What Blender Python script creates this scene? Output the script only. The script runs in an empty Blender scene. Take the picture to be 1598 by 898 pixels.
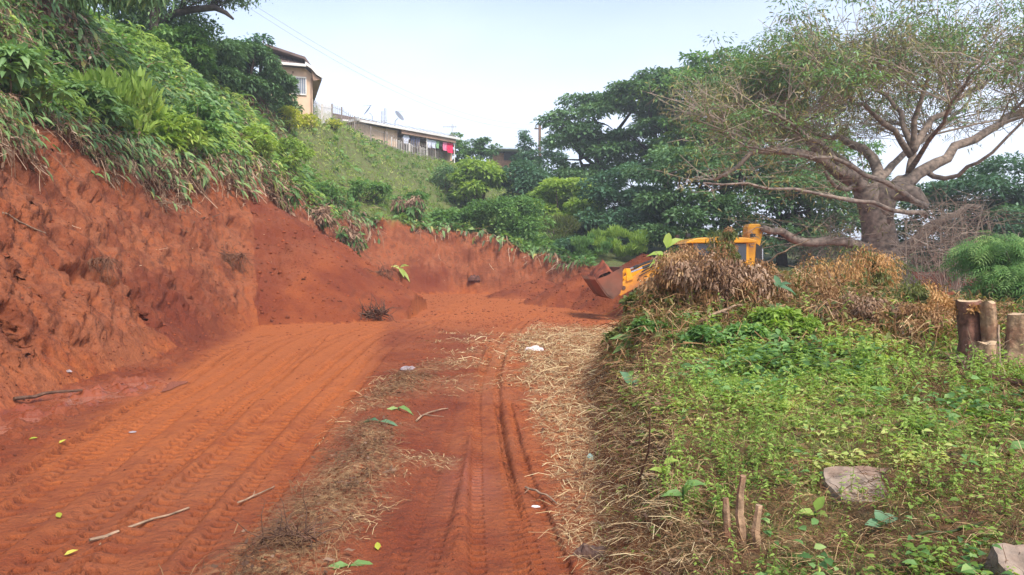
import bpy, math, random
import numpy as np
from mathutils import Vector, Matrix

R = math.radians
rng = np.random.default_rng(7)
random.seed(7)
scene = bpy.context.scene
col = scene.collection

# ------------------------------------------------------------------ camera, sky, sun, exposure
F = 26.0 / 36.0 * 1598.0
PITCH = math.atan(34.0 / F)
CAM_Z = 1.6
cam_d = bpy.data.cameras.new('camera'); cam = bpy.data.objects.new('camera', cam_d)
col.objects.link(cam)
cam_d.lens = 26.0; cam_d.sensor_width = 36.0; cam_d.clip_start = 0.05; cam_d.clip_end = 3000
cam.location = (0, 0, CAM_Z); cam.rotation_euler = (R(90) - PITCH, 0, 0)
scene.camera = cam

SUN_EL, SUN_AZ = R(50), R(150)         # azimuth measured from +Y towards +X (negative: left)
world = bpy.data.worlds.new('World'); scene.world = world; world.use_nodes = True
wn = world.node_tree.nodes; wl = world.node_tree.links
for n in list(wn): wn.remove(n)
wo = wn.new('ShaderNodeOutputWorld'); bg = wn.new('ShaderNodeBackground')
sky = wn.new('ShaderNodeTexSky'); sky.sky_type = 'NISHITA'; sky.sun_disc = False
sky.sun_elevation = SUN_EL; sky.sun_rotation = SUN_AZ
sky.air_density = 1.0; sky.dust_density = 2.5; sky.ozone_density = 1.2; sky.altitude = 100
tc = wn.new('ShaderNodeTexCoord')
mp = wn.new('ShaderNodeMapping'); mp.inputs['Scale'].default_value = (1, 1, 3.0)
nz = wn.new('ShaderNodeTexNoise'); nz.inputs['Scale'].default_value = 1.6; nz.inputs['Detail'].default_value = 5
sx = wn.new('ShaderNodeSeparateXYZ')
hr = wn.new('ShaderNodeMapRange'); hr.inputs['From Min'].default_value = 0.06; hr.inputs['From Max'].default_value = 0.42
hr.inputs['To Min'].default_value = 1.0; hr.inputs['To Max'].default_value = 0.08
ad = wn.new('ShaderNodeMath'); ad.operation = 'MULTIPLY_ADD'; ad.inputs[1].default_value = 0.55; ad.use_clamp = True
sb = wn.new('ShaderNodeMath'); sb.operation = 'SUBTRACT'; sb.inputs[1].default_value = 0.27
mx = wn.new('ShaderNodeMixRGB'); mx.inputs['Color2'].default_value = (5.7, 6.15, 7.4, 1)   # thin high cloud
wl.new(tc.outputs['Generated'], mp.inputs['Vector']); wl.new(mp.outputs[0], nz.inputs['Vector'])
wl.new(tc.outputs['Generated'], sx.inputs[0]); wl.new(sx.outputs['Z'], hr.inputs['Value'])
wl.new(nz.outputs[0], ad.inputs[0]); wl.new(hr.outputs[0], ad.inputs[2]); wl.new(ad.outputs[0], sb.inputs[0])
wl.new(sb.outputs[0], mx.inputs['Fac']); wl.new(sky.outputs[0], mx.inputs['Color1'])
wl.new(mx.outputs[0], bg.inputs['Color']); bg.inputs['Strength'].default_value = 0.13
wl.new(bg.outputs[0], wo.inputs['Surface'])

sun_d = bpy.data.lights.new('sun', 'SUN'); sun = bpy.data.objects.new('sun', sun_d); col.objects.link(sun)
sun_d.energy = 2.3; sun_d.angle = R(16); sun_d.color = (1.0, 0.95, 0.87)
sdir = Vector((math.sin(SUN_AZ) * math.cos(SUN_EL), math.cos(SUN_AZ) * math.cos(SUN_EL), math.sin(SUN_EL)))
sun.rotation_euler = (-sdir).to_track_quat('-Z', 'Y').to_euler()
vs = scene.view_settings
vs.view_transform = 'Standard'; vs.look = 'None'; vs.exposure = 0.95; vs.gamma = 1.0; vs.use_curve_mapping = False
scene.cycles.max_bounces = 6; scene.cycles.diffuse_bounces = 3; scene.cycles.glossy_bounces = 2
scene.cycles.transmission_bounces = 4; scene.cycles.transparent_max_bounces = 6
scene.cycles.use_denoising = True

# ------------------------------------------------------------------ pixel rays (sizes read off a 1598 px wide view)
def ray(px, py):
    u = (px - 799.0) / F; v = -(py - 449.0) / F
    return np.array([u, math.cos(PITCH) + v * math.sin(PITCH), -math.sin(PITCH) + v * math.cos(PITCH)])
def P(px, py, d):
    r = ray(px, py); r = r * (d / r[1])
    return np.array([r[0], r[1], CAM_Z + r[2]])

# ------------------------------------------------------------------ noise
_tab = np.random.default_rng(3).random(65536).astype(np.float32)
def _h(ix, iy, iz, s):
    return _tab[((ix * 73856093) ^ (iy * 19349663) ^ (iz * 83492791) ^ (s * 2654435)) & 65535]
def vn(x, y, z=None, seed=0):
    x = np.asarray(x, dtype=np.float64); y = np.asarray(y, dtype=np.float64)
    fx = np.floor(x); fy = np.floor(y); ix = fx.astype(np.int64); iy = fy.astype(np.int64)
    tx = x - fx; ty = y - fy; tx = tx * tx * (3 - 2 * tx); ty = ty * ty * (3 - 2 * ty)
    if z is None:
        a = _h(ix, iy, 0, seed); b = _h(ix + 1, iy, 0, seed); c = _h(ix, iy + 1, 0, seed); d = _h(ix + 1, iy + 1, 0, seed)
        return ((a * (1 - tx) + b * tx) * (1 - ty) + (c * (1 - tx) + d * tx) * ty) * 2 - 1
    z = np.asarray(z, dtype=np.float64); fz = np.floor(z); iz = fz.astype(np.int64); tz = z - fz; tz = tz * tz * (3 - 2 * tz)
    def pl(k):
        a = _h(ix, iy, k, seed); b = _h(ix + 1, iy, k, seed); c = _h(ix, iy + 1, k, seed); d = _h(ix + 1, iy + 1, k, seed)
        return (a * (1 - tx) + b * tx) * (1 - ty) + (c * (1 - tx) + d * tx) * ty
    return (pl(iz) * (1 - tz) + pl(iz + 1) * tz) * 2 - 1
def fbm(x, y, z=None, f=1.0, o=4, seed=0, g=0.5):
    t = 0; a = 1.0; n = 0
    for k in range(o):
        t = t + a * vn(x * f + 17.3 * k, y * f + 5.1 * k, None if z is None else z * f + 9.7 * k, seed + k)
        n += a; a *= g; f *= 2.07
    return t / n
def sstep(a, b, x):
    t = np.clip((x - a) / (b - a), 0, 1); return t * t * (3 - 2 * t)
def smin(a, b, k):
    h = np.clip(0.5 + 0.5 * (b - a) / k, 0, 1); return b * (1 - h) + a * h - k * h * (1 - h)

# ------------------------------------------------------------------ the lie of the land
EDGE = [  # foot of the cut banks, x, y, slope of the bank that starts on the edge leaving this point
 (0.25,-14,.9),(0.40,0,1.3),(0.48,3.8,1.5),(0.74,6.5,1.4),(1.09,10,1.1),(2.0,15.5,.5),(2.7,19.0,.5),(4.2,20.3,.5),(7,20.0,.5),(12,20.5,.5),
 (16,22,.5),(17.5,27,.5),(13,31,.6),(8.5,32,.6),(5.5,33.5,.8),(4.2,36.5,1.0),(1.5,41,1.3),(-3,42.2,1.3),(-6.2,40,1.35),(-6.5,36,1.35),
 (-6.0,30,1.3),(-5.7,26,1.25),(-6.1,22.5,1.25),(-6.7,19.5,1.25),(-6.6,16.5,1.25),(-5.95,10.5,1.25),(-5.6,8,1.25),(-5.4,4,1.25),(-5.2,0,1.2),(-5,-14,1.2)]
EA = np.array([(a, b) for a, b, c in EDGE], float); EB = np.roll(EA, -1, axis=0); ES = np.array([c for a, b, c in EDGE])
EL = np.linalg.norm(EB - EA, axis=1); EC = np.concatenate([[0], np.cumsum(EL)[:-1]])
def edge_info(x, y):
    """distance outside the floor polygon (0 inside), blended slope, run along the perimeter"""
    best = np.full(x.shape, 1e9); run = np.zeros(x.shape); ws = np.zeros(x.shape); wt = np.zeros(x.shape)
    inside = np.zeros(x.shape, bool)
    for k in range(len(EA)):
        ax, ay = EA[k]; bx, by = EB[k]; dx, dy = bx - ax, by - ay
        t = np.clip(((x - ax) * dx + (y - ay) * dy) / (dx * dx + dy * dy), 0, 1)
        d = np.hypot(x - ax - t * dx, y - ay - t * dy)
        m = d < best; run = np.where(m, EC[k] + t * EL[k], run); best = np.where(m, d, best)
        w = 1.0 / (d + 0.15) ** 5; ws += w * ES[k]; wt += w
        c = ((ay > y) != (by > y)); xi = ax + (y - ay) * dx / (dy if abs(dy) > 1e-9 else 1e-9)
        inside ^= c & (x < xi)
    return np.where(inside, 0.0, best), ws / wt, run, np.where(inside, best, 0.0)

def _brink():
    out = []; ds = np.linspace(7, 60, 1060)
    for px, py in [(-150,160),(-70,172),(0,182),(50,192),(100,206),(150,226),(200,246),(250,256),(300,260),(345,264),(400,278),(450,304),(490,332),(525,352),(560,348),(600,346)]:
        r = ray(px, py); x = r[0] / r[1] * ds; z = CAM_Z + r[2] / r[1] * ds; s, sl, run, ins = edge_info(x, ds); ok = (s * sl >= z) & (s > 0) & (x < 0); d = ds[np.argmax(ok)] if ok.any() else 40
        out.append(P(px, py, d)); out.append(P(px - 12, py - 50 + .05 * (px > 400) * 300, d + 2.6))
    return out
CTL = _brink() + [P(*a) for a in [(650,348,45),(720,360,44.8),
 (790,378,44),(850,400,43),(905,412,41),(490,190,50),(545,208,55),(600,231,62),(650,244,68),(700,256,75),(400,150,42),(260,85,36),(150,60,27),(0,30,18),(130,80,22),
 (250,170,26),(350,190,32),(450,240,42),(560,280,51),(640,300,57),(700,300,62),(800,300,70),(880,345,62),(930,372,55),(1000,388,50),(1100,400,48),(1250,415,45),(1450,430,40),
 (1598,430,40)]]
CTL += [np.array(a, float) for a in [(-11,6,4.6),(-8.5,2,3.6),(-10,-10,4.2),(-18,8,8),(-20,-5,8.5),(-28,15,11.6),(-26,30,12),(-35,-5,12),(-18,45,11.8),(-24,60,11.6),(-15,72,11.7),
 (-12,85,11.6),(-3,92,11),(-40,40,11.6),(-40,80,11.6),(10,85,8),(22,78,5),(40,60,2),(60,40,1),(34,20,.6),(20,12,.5),(22,25,.7),(25,32,.9),(14,34,1.1),(19,36,1.2),(60,0,.5),(30,0,.4),
 (1.1,3.2,.42),(1.9,3.0,.55),(2.1,4.3,.60),(1.5,4.8,.60),(3.2,3.2,.60),(1.6,6.9,.74),(4.2,8,.70),(6.4,6.6,.60),(9,7,.45),(2.1,9.4,1.0),(3.2,10.6,1.12),(5.2,10.6,.92),(2.3,12.5,.95),(3.2,14,1.0),
 (6.5,12,.85),(9,12,.7),(12,14,.5),(4.5,4,.6),(7,2,.45),(3,0,.5),(1.4,0,.4),(1.2,6.3,.62),(3,17.5,.8),(7,17.5,.5),(1.8,10.8,.95),
 (-2,10,1.2),(-2,24,1.5),(0,34,1.5),(-2,0,.8),(8,26,.6),(-2,-12,.9),(13,24,.5),(-200,0,14),(-200,200,14),(0,250,12),(150,200,2),(200,0,0),(150,-150,0),(0,-200,3),(-150,-150,12),(-80,100,12),(60,110,4)]]
CTL = np.array(CTL)
def _U(r2): return 0.5 * r2 * np.log(r2 + 1e-9)
def _tps_fit():
    n = len(CTL); X = CTL[:, :2] / 40.0
    K = _U(((X[:, None] - X[None]) ** 2).sum(-1)) + np.eye(n) * 2e-4
    A = np.zeros((n + 3, n + 3)); A[:n, :n] = K; A[:n, n] = 1; A[:n, n + 1:] = X; A[n, :n] = 1; A[n + 1:, :n] = X.T
    return np.linalg.solve(A, np.concatenate([CTL[:, 2], [0, 0, 0]]))
_W = _tps_fit(); _WX = CTL[:, :2] / 40.0
def Hnat(x, y):
    X = x / 40.0; Y = y / 40.0
    z = _W[-3] + _W[-2] * X + _W[-1] * Y
    for k in range(len(_WX)):
        z = z + _W[k] * _U((X - _WX[k, 0]) ** 2 + (Y - _WX[k, 1]) ** 2)
    rr = np.hypot(x, y)
    far = np.where(x < 0, 12.0, 1.0); return z + (far - z) * sstep(170, 260, rr)

TRACKS = [  # centre line points, half width, depth, tread depth, pattern period
 ([(-1.75,2.2),(-2.19,5.06),(-2.72,11),(-3.04,16.8),(-2.2,24),(-1,31)], .20, .030, .024, .135),
 ([(-2.35,3.4),(-2.57,4.8),(-3.25,9.5),(-3.83,14.8),(-3.4,22),(-2.2,31)], .19, .022, .020, .135),
 ([(-2.9,3.4),(-3.15,4.9),(-4.0,10),(-4.85,16),(-4.6,22),(-4.0,30)], .20, .022, .018, .135),
 ([(-3.5,5.0),(-4.3,9),(-5.2,13),(-5.6,17)], .17, .016, .012, .10),
 ([(-1.30,2.2),(-1.75,5.2),(-2.15,10.5),(-2.45,15),(-2.1,21)], .16, .014, .016, .10),
 ([(.02,2.4),(-.06,3.8),(-.17,6),(-.32,10),(-.2,15),(.2,20),(.8,26)], .17, .028, .024, .085),
 ([(.32,2.4),(.22,3.8),(.02,6.2),(-.10,8.5)], .10, .018, .022, .085),
 ([(-.55,2.4),(-.50,4.2),(-.52,7),(-.62,10),(-.6,14)], .12, .008, .007, .085),
 ([(-2.05,2.2),(-2.9,7),(-3.55,12),(-4.3,17)], .10, .014, .020, .12),
 ([(-3.1,3.0),(-3.6,5.2),(-4.6,10.5),(-5.2,14)], .12, .014, .02, .13),
 ([(-5.0,23.5),(-2,25.5),(1.5,27.5),(5,28.5)], .22, .02, .02, .12),
 ([(-5.2,30),(-2,31),(2,31.5)], .22, .02, .02, .12)]
def dens(pts, step):
    pts = np.array(pts, float); out = []
    n = len(pts)
    for i in range(n - 1):
        p0 = pts[max(i-1,0)]; p1 = pts[i]; p2 = pts[i+1]; p3 = pts[min(i+2,n-1)]
        m = max(2, int(np.linalg.norm(p2 - p1) / step))
        for k in range(m):
            t = k / m
            out.append(0.5*((2*p1)+(-p0+p2)*t+(2*p0-5*p1+4*p2-p3)*t*t+(-p0+3*p1-3*p2+p3)*t**3))
    out.append(pts[-1]); return np.array(out)
def track_uv(x, y, pts):
    c = dens(pts, .5); best = np.full(x.shape, 1e9); u = np.zeros(x.shape); s = np.zeros(x.shape); acc = 0
    for k in range(len(c) - 1):
        ax, ay = c[k]; dx, dy = c[k+1] - c[k]; L = math.hypot(dx, dy)
        t = np.clip(((x - ax) * dx + (y - ay) * dy) / (L * L), 0, 1); ex = x - ax - t * dx; ey = y - ay - t * dy
        d = np.hypot(ex, ey); m = d < best; best = np.where(m, d, best)
        u = np.where(m, np.sign(ex * dy - ey * dx) * d, u); s = np.where(m, acc + t * L, s); acc += L
    return best, u, s

HOLES = [(-7.0,10.9,1.5,.42,.40),(-7.1,12.3,1.35,.28,.36),(-8.0,21.0,1.5,.5,.45),(-6.6,9.6,1.0,.3,.2),(-7.7,12.6,2.1,.3,.25)]  # hollows: x,y,z,radius,depth
def bank_disp(x, y, z, s, run):
    """outward relief of the raw cut faces"""
    d = 0.30 * fbm(x, y, z, .42, 3, 11) + 0.25 * fbm(x, y, z, 1.6, 4, 21, .62)
    wv = run + 0.5 * fbm(x, y, z, .8, 2, 31)
    rill = 1 - np.abs(vn(wv * 1.9, z * .35, None, 5)) * 2
    rill2 = 1 - np.abs(vn(wv * 5.2, z * 0.9, None, 6)) * 2
    d = d + .045 * rill * np.clip(.5 + fbm(x, y, z, .5, 2, 37), 0, 1) + .022 * rill2 + (.11 * fbm(x, y, z, 6.5, 3, 41, .65)) - .38 * np.clip(fbm(x, y, z * 1.3, 3.6, 3, 43) - .22, 0, 1)
    # undercut lumps: sharp scoops
    sc = np.clip(fbm(x, y, z * 1.5, 1.15, 3, 51) - .22, 0, 1); d = d - 1.0 * sc
    for hx, hy, hz, hr_, hd in HOLES:
        q = ((x - hx) ** 2 + (y - hy) ** 2 + (1.2 * (z - hz)) ** 2) / hr_ ** 2
        d = d - hd * np.exp(-q * 1.2)
    return d

def terrain(x, y):
    x = np.asarray(x, float); y = np.asarray(y, float)
    s, sl, run, ins = edge_info(x, y)
    H = Hnat(x, y)
    hill = (x < -4) | (y > 36)
    # floor
    fl = 0.05 * fbm(x, y, None, .35, 3, 61)
    dip = np.exp(-(((x - 8) / 7) ** 2 + ((y - 26) / 4.5) ** 2)); fl = fl - .42 * dip
    fl = fl - .05 * np.exp(-(((x + 5.15) / .8) ** 2 + ((y - 9.0) / 2.0) ** 2)) + .03 * np.exp(-((x + 2.7) / 1.4) ** 2)
    wind = np.exp(-((x + 1.30 + .12 * np.sin(y * .9)) / .28) ** 2) * sstep(2.5, 4, y) * (1 - sstep(10, 12.5, y))
    fl = fl + wind * (.07 + .06 * fbm(x, y, None, 2.5, 3, 71))
    nearm = 1 - sstep(26, 40, y)
    band = sstep(-.75, -.2, -np.abs(x + 2.35 + .175 * (y - 4)) + (.75 + .035 * (y - 4)))   # compacted strip
    rough = (.30 + .70 * (1 - band))
    flr = .022 * fbm(x, y, None, 2.2, 4, 81) * rough + .014 * fbm(x, y, None, 9, 3, 85) * rough * nearm
    slab = np.clip(fbm(x, y, None, 6.5, 3, 91, .6) - .08, 0, 1) * .085 * (1 - band) * (1 - sstep(14, 20, y)) * (.35 + sstep(-1.2, -1.6, x) * .4 + sstep(-3.4, -4.4, x) * .8)
    fl = fl + flr + slab
    tr = np.zeros(x.shape); trk = np.zeros(x.shape); lga = np.zeros(x.shape)
    zone = (y > 1.5) & (y < 34) & (x > -8) & (x < 7) & (s <= 0)
    if zone.any():
        xs, ys = x[zone], y[zone]; acc = np.zeros(xs.shape); am = np.zeros(xs.shape); lg = np.zeros(xs.shape)
        for pts, hw, dep, tread, per in TRACKS:
            b, u, ss = track_uv(xs, ys, pts)
            m = 1 - sstep(hw * .8, hw * 1.15, b); ends = sstep(0, .6, ss)
            wear = .55 + .45 * vn(ss * .6 + 3 * hw, u * 0 + 5, None, int(per * 1000) + int(hw * 100))
            ph = ss / per + np.where(u > 0, .5, 0) + .12 * np.abs(u) / hw
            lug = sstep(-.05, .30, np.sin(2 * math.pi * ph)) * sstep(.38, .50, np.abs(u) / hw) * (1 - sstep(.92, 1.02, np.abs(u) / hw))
            rim = np.exp(-((b - hw * 1.25) / (.18 * hw + .02)) ** 2)
            acc = acc - m * dep * 1.0 * ends * (.75 + .5 * vn(ss * 1.3, u * 6, None, 8)) - m * lug * tread * 2.6 * np.clip(wear + .15, .6, 1) * ends * (1 - sstep(18, 30, ys)) + rim * dep * .8 * ends * (.7 + .5 * vn(ss * 3, u * 3, None, 9))
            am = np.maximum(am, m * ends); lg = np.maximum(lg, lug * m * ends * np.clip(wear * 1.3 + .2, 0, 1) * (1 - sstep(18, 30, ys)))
        tr[zone] = acc; trk[zone] = am; lga[zone] = lg
    fl = fl + tr - flr * .7 * trk - slab * trk
    H2 = H + .10 * fbm(x, y, None, .9, 3, 95) + .04 * fbm(x, y, None, 3.5, 3, 97) * np.where(x > 0, 1, .6)
    up = s * sl
    z = smin(up + fl, H2, .22 * np.clip(s, 0, 1) + 1e-4)
    z = np.where(s <= 0, fl, z)
    # loose spoil tipped down the bank and heaps
    def cone(cx, cy, cz, k, sx_=1, sy_=1): return cz - k * np.sqrt(((x - cx) / sx_) ** 2 + ((y - cy) / sy_) ** 2 + .12)
    cn = .16 * fbm(x, y, None, 1.2, 4, 101) + .05 * fbm(x, y, None, 5, 3, 105)
    sp = np.maximum(cone(-8.4, 25.2, 4.0, .66), cone(-6.6, 24.0, 2.3, .62)) + cn * .9
    hp = np.maximum.reduce([cone(5.6, 31.0, 2.35, .68), cone(3.3, 32.3, 1.5, .55), cone(8.0, 31.4, 2.0, .6), cone(1.3, 37.5, 1.0, .35), cone(16.5, 30, 1.5, .4, 2, 1), cone(13.4, 21.5, 1.0, .3, 1.3, 1)]) + cn
    spw = np.where(x < -3.2, sstep(-.8, .5, sp - z), 0); spm = (x < -3.2) & (sp > z); hpm = (x > -2) & (hp > z)
    z = np.where((x < -3.2) & (s > 0), -smin(-z, -sp, .8), np.where(spm, sp, z)); z = np.where(hpm, hp, z)
    nat = ((s > 0) & (up + fl > H2 + .02) & ~spm & ~hpm)
    bank = (s > 0) & ~nat
    return dict(z=z, s=s, sl=sl, run=run, nat=nat, bank=bank & hill & ~spm & ~hpm, spoil=spm | hpm, track=trk, lug=lga, spw=spw, band=band, wind=wind, over=up + fl - H2, ins=ins)

def straw_mask(x, y):
    """where the mown grass lies on the floor"""
    n = .5 * fbm(x, y, None, 1.1, 3, 201)
    rt = sstep(.0, .25, x - (.16 - .022 * (y - 4)) + n * .25) * (1 - sstep(17, 20, y)) * sstep(3.2, 4.6, y + n * 2)
    ed = sstep(0.25, .55, x) * (1 - sstep(18, 22, y))
    mid = sstep(-1.9, -.9, x + n * 1.3) * sstep(8.3, 10.5, y + n * 2) * (1 - sstep(16, 20.5, y + n * 3))
    wd = np.exp(-((x + 1.30 + .12 * np.sin(y * .9)) / .33) ** 2) * sstep(2.4, 3.5, y) * (1 - sstep(10, 12.5, y)) * 1.25
    br = np.exp(-((y - 6.0 + .3 * x) / .35) ** 2) * sstep(-1.4, -1.1, x) * (1 - sstep(-.55, -.3, x)) * .9
    pt = sstep(-.35, .35, fbm(x, y, None, 1.7, 3, 205) + .25)
    return np.clip(np.maximum.reduce([rt * (.35 + .65 * pt), ed * .9, mid * .5 * pt, wd * (.15 + .75 * pt), br * pt]) * 1.0 + n * .3 - .14, 0, 1) * (x < 4)

# ------------------------------------------------------------------ object helpers
def tag(o, label=None, cat=None, group=None, kind=None):
    if label: o['label'] = label
    if cat: o['category'] = cat
    if group: o['group'] = group
    if kind: o['kind'] = kind
    return o
def empty(name, loc, label, cat, group=None, rz=0):
    o = bpy.data.objects.new(name, None); col.objects.link(o); o.location = Vector([float(v) for v in loc]); o.rotation_euler = (0, 0, rz)
    return tag(o, label, cat, group)
def mesh_obj(name, me, mat, parent=None):
    o = bpy.data.objects.new(name, me); col.objects.link(o)
    if mat is not None: me.materials.append(mat)
    if parent is not None: o.parent = parent
    return o
def fast_mesh(name, V, faces_list, attrs=None, smooth=False):
    """V (n,3); faces_list: list of int arrays (m,k)"""
    me = bpy.data.meshes.new(name); V = np.ascontiguousarray(V, dtype=np.float32)
    me.vertices.add(len(V)); me.vertices.foreach_set('co', V.ravel())
    loops = np.concatenate([f.ravel() for f in faces_list]).astype(np.int32)
    tot = np.concatenate([np.full(len(f), f.shape[1]) for f in faces_list]); start = np.concatenate([[0], np.cumsum(tot)[:-1]]).astype(np.int32)
    me.loops.add(len(loops)); me.loops.foreach_set('vertex_index', loops)
    me.polygons.add(len(tot)); me.polygons.foreach_set('loop_start', start)
    me.update(calc_edges=True)
    if smooth: me.polygons.foreach_set('use_smooth', np.ones(len(tot), bool))
    for k, v in (attrs or {}).items():
        a = me.attributes.new(k, 'FLOAT', 'POINT'); a.data.foreach_set('value', np.ascontiguousarray(v, dtype=np.float32))
    me.validate(); return me

TEMPL = {
 'diamond': ([(0,0,0),(.45,.5,.05),(1,0,-.05),(.45,-.5,.05)], [[0,3,2,1]]),
 'leaf': ([(0,0,0),(.3,.45,.08),(.32,0,-.02),(.3,-.45,.08),(.66,.34,.06),(.68,0,-.04),(.66,-.34,.06),(1,0,-.05)], [[0,2,1],[0,3,2],[4,5,7],[5,6,7],[1,2,5,4],[2,3,6,5]]),
 'blade': ([(0,.5,0),(0,-.5,0),(.5,.42,0),(.5,-.42,0),(1,0,0)], [[2,3,4],[0,1,3,2]]),
 'straw': ([(0,.5,0),(0,-.5,0),(.5,.5,.12),(.5,-.5,.12),(1,.4,0),(1,-.4,0)], [[0,1,3,2],[2,3,5,4]]),
 'curl': ([(0,0,0),(.35,.3,.22),(.35,-.3,.22),(.7,.34,.1),(.7,-.34,.16),(1,0,.3)], [[0,2,1],[3,4,5],[1,2,4,3]]),
}
def _frond(n=7):
    V = []; Fq = []
    for k in range(n):
        a = .12 + .8 * k / (n - 1); L = .42 * math.sin(math.pi * (.18 + .72 * k / (n - 1))) + .06
        for sgn in (1, -1):
            b = len(V); V += [(a - .02, 0, 0), (a + .07, sgn * L * .5, .02), (a + .16, sgn * L, -.05), (a + .0, sgn * L * .5, .02)]
            Fq.append([b, b+1, b+2, b+3] if sgn > 0 else [b, b+3, b+2, b+1])
    b = len(V); V += [(0,.012,0),(0,-.012,0),(1,-.006,0),(1,.006,0)]; Fq.append([b,b+1,b+2,b+3])
    return V, Fq
TEMPL['frond'] = _frond(); TEMPL['frond5'] = _frond(5)
def unit(a): return a / (np.linalg.norm(a, axis=-1, keepdims=True) + 1e-9)
def leaves_mesh(name, shape, pos, dirv, nrm, L, W, droop=0.2, tint=None, var=None):
    T, FC = TEMPL[shape]; T = np.array(T, float); n = len(pos); K = len(T)
    d = unit(dirv); side = unit(np.cross(nrm, d)); nn = np.cross(d, side)
    L = np.broadcast_to(np.asarray(L, float), (n,)); W = np.broadcast_to(np.asarray(W, float), (n,)); dr = np.broadcast_to(np.asarray(droop, float), (n,))
    V = pos[:, None] + d[:, None] * (T[None, :, 0:1] * L[:, None, None]) + side[:, None] * (T[None, :, 1:2] * W[:, None, None]) + nn[:, None] * (T[None, :, 2:3] * L[:, None, None])
    V[:, :, 2] -= (T[None, :, 0] ** 2) * (L * dr)[:, None]
    base = (np.arange(n) * K)[:, None]
    fl = []
    for k in (3, 4):
        fs = np.array([f for f in FC if len(f) == k])
        if len(fs): fl.append((base[:, :, None] + fs[None]).reshape(-1, k))
    if tint is None: tint = rng.random(n)
    return fast_mesh(name, V.reshape(-1, 3), fl, {'tint': np.repeat(tint, K)}, smooth=False)
def rand_dirs(n, up=0.0, spread=1.0):
    v = rng.normal(size=(n, 3)) * spread; v[:, 2] += up; return unit(v)
def join_meshes(name, meshes):
    Vs = []; l3 = []; l4 = []; off = 0; ts = []
    for me in meshes:
        n = len(me.vertices); v = np.empty(n * 3, np.float32); me.vertices.foreach_get('co', v); Vs.append(v.reshape(-1, 3))
        li = np.empty(len(me.loops), np.int32); me.loops.foreach_get('vertex_index', li)
        lt = np.empty(len(me.polygons), np.int32); me.polygons.foreach_get('loop_total', lt); ls = np.empty(len(me.polygons), np.int32); me.polygons.foreach_get('loop_start', ls)
        for k, lst in ((3, l3), (4, l4)):
            m = ls[lt == k]
            if len(m): lst.append(li[m[:, None] + np.arange(k)] + off)
        t = np.zeros(n, np.float32)
        if 'tint' in me.attributes: me.attributes['tint'].data.foreach_get('value', t)
        ts.append(t); off += n; bpy.data.meshes.remove(me)
    fl = []
    if l3: fl.append(np.concatenate(l3))
    if l4: fl.append(np.concatenate(l4))
    return fast_mesh(name, np.concatenate(Vs), fl, {'tint': np.concatenate(ts)})

class MB:
    """collects shapes into one mesh"""
    def __init__(s): s.v = []; s.f = []
    def add(s, V, Fc):
        b = len(s.v); s.v += [tuple(map(float, v)) for v in V]; s.f += [tuple(i + b for i in f) for f in Fc]; return s
    def box(s, c, d, M=None, taper=1.0):
        V = []
        for z in (-1, 1):
            k = taper if z > 0 else 1
            for x, y in ((-1,-1),(1,-1),(1,1),(-1,1)): V.append(Vector((x*d[0]/2*k, y*d[1]/2*k, z*d[2]/2)))
        if M is not None: V = [M @ v for v in V]
        V = [v + Vector(c) for v in V]
        return s.add(V, [(0,3,2,1),(4,5,6,7),(0,1,5,4),(1,2,6,5),(2,3,7,6),(3,0,4,7)])
    def tube(s, pts, rad, n=6, cap=True, wob=0):
        pts = [Vector([float(q) for q in p]) for p in pts]
        if not hasattr(rad, '__len__'): rad = [rad] * len(pts)
        rings = []; up = Vector((0.13, 0.31, .95))
        for i, p in enumerate(pts):
            t = (pts[min(i+1, len(pts)-1)] - pts[max(i-1, 0)])
            t = t.normalized() if t.length > 1e-9 else Vector((0,0,1))
            a = t.cross(up)
            if a.length < .15: a = t.cross(Vector((1, 0, 0)))
            a.normalize(); b = t.cross(a); up = b if i == 0 else b * (1 if b.dot(up) > 0 else -1)
            a = up.cross(t); b = up
            rings.append([p + (a * math.cos(2*math.pi*k/n) + b * math.sin(2*math.pi*k/n)) * rad[i] * (1 + (random.uniform(-wob, wob) if wob else 0)) for k in range(n)])
        V = [v for r in rings for v in r]; Fc = []
        for i in range(len(pts) - 1):
            for k in range(n): Fc.append((i*n+k, i*n+(k+1) % n, (i+1)*n+(k+1) % n, (i+1)*n+k))
        if cap: Fc.append(tuple(range(n))[::-1]); Fc.append(tuple((len(pts)-1)*n + k for k in range(n)))
        return s.add(V, Fc)
    def prism(s, poly, y0, y1, axis='y'):
        """poly in (x,z), extruded along y"""
        n = len(poly); V = [(x, y0, z) for x, z in poly] + [(x, y1, z) for x, z in poly]
        return s.add(V, [tuple(range(n)), tuple(range(2*n-1, n-1, -1))] + [(i, i+n, (i+1) % n + n, (i+1) % n) for i in range(n)])
    def build(s, name, mat, parent=None, smooth=False, bevel=0):
        me = bpy.data.meshes.new(name); me.from_pydata(s.v, [], s.f); me.update()
        import bmesh
        bm = bmesh.new(); bm.from_mesh(me); bmesh.ops.recalc_face_normals(bm, faces=bm.faces)
        bm.to_mesh(me); bm.free()
        if smooth: me.polygons.foreach_set('use_smooth', [True] * len(me.polygons))
        o = mesh_obj(name, me, mat, parent)
        if bevel:
            m = o.modifiers.new('bevel', 'BEVEL'); m.width = bevel; m.segments = 2; m.limit_method = 'ANGLE'
        return o

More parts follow.
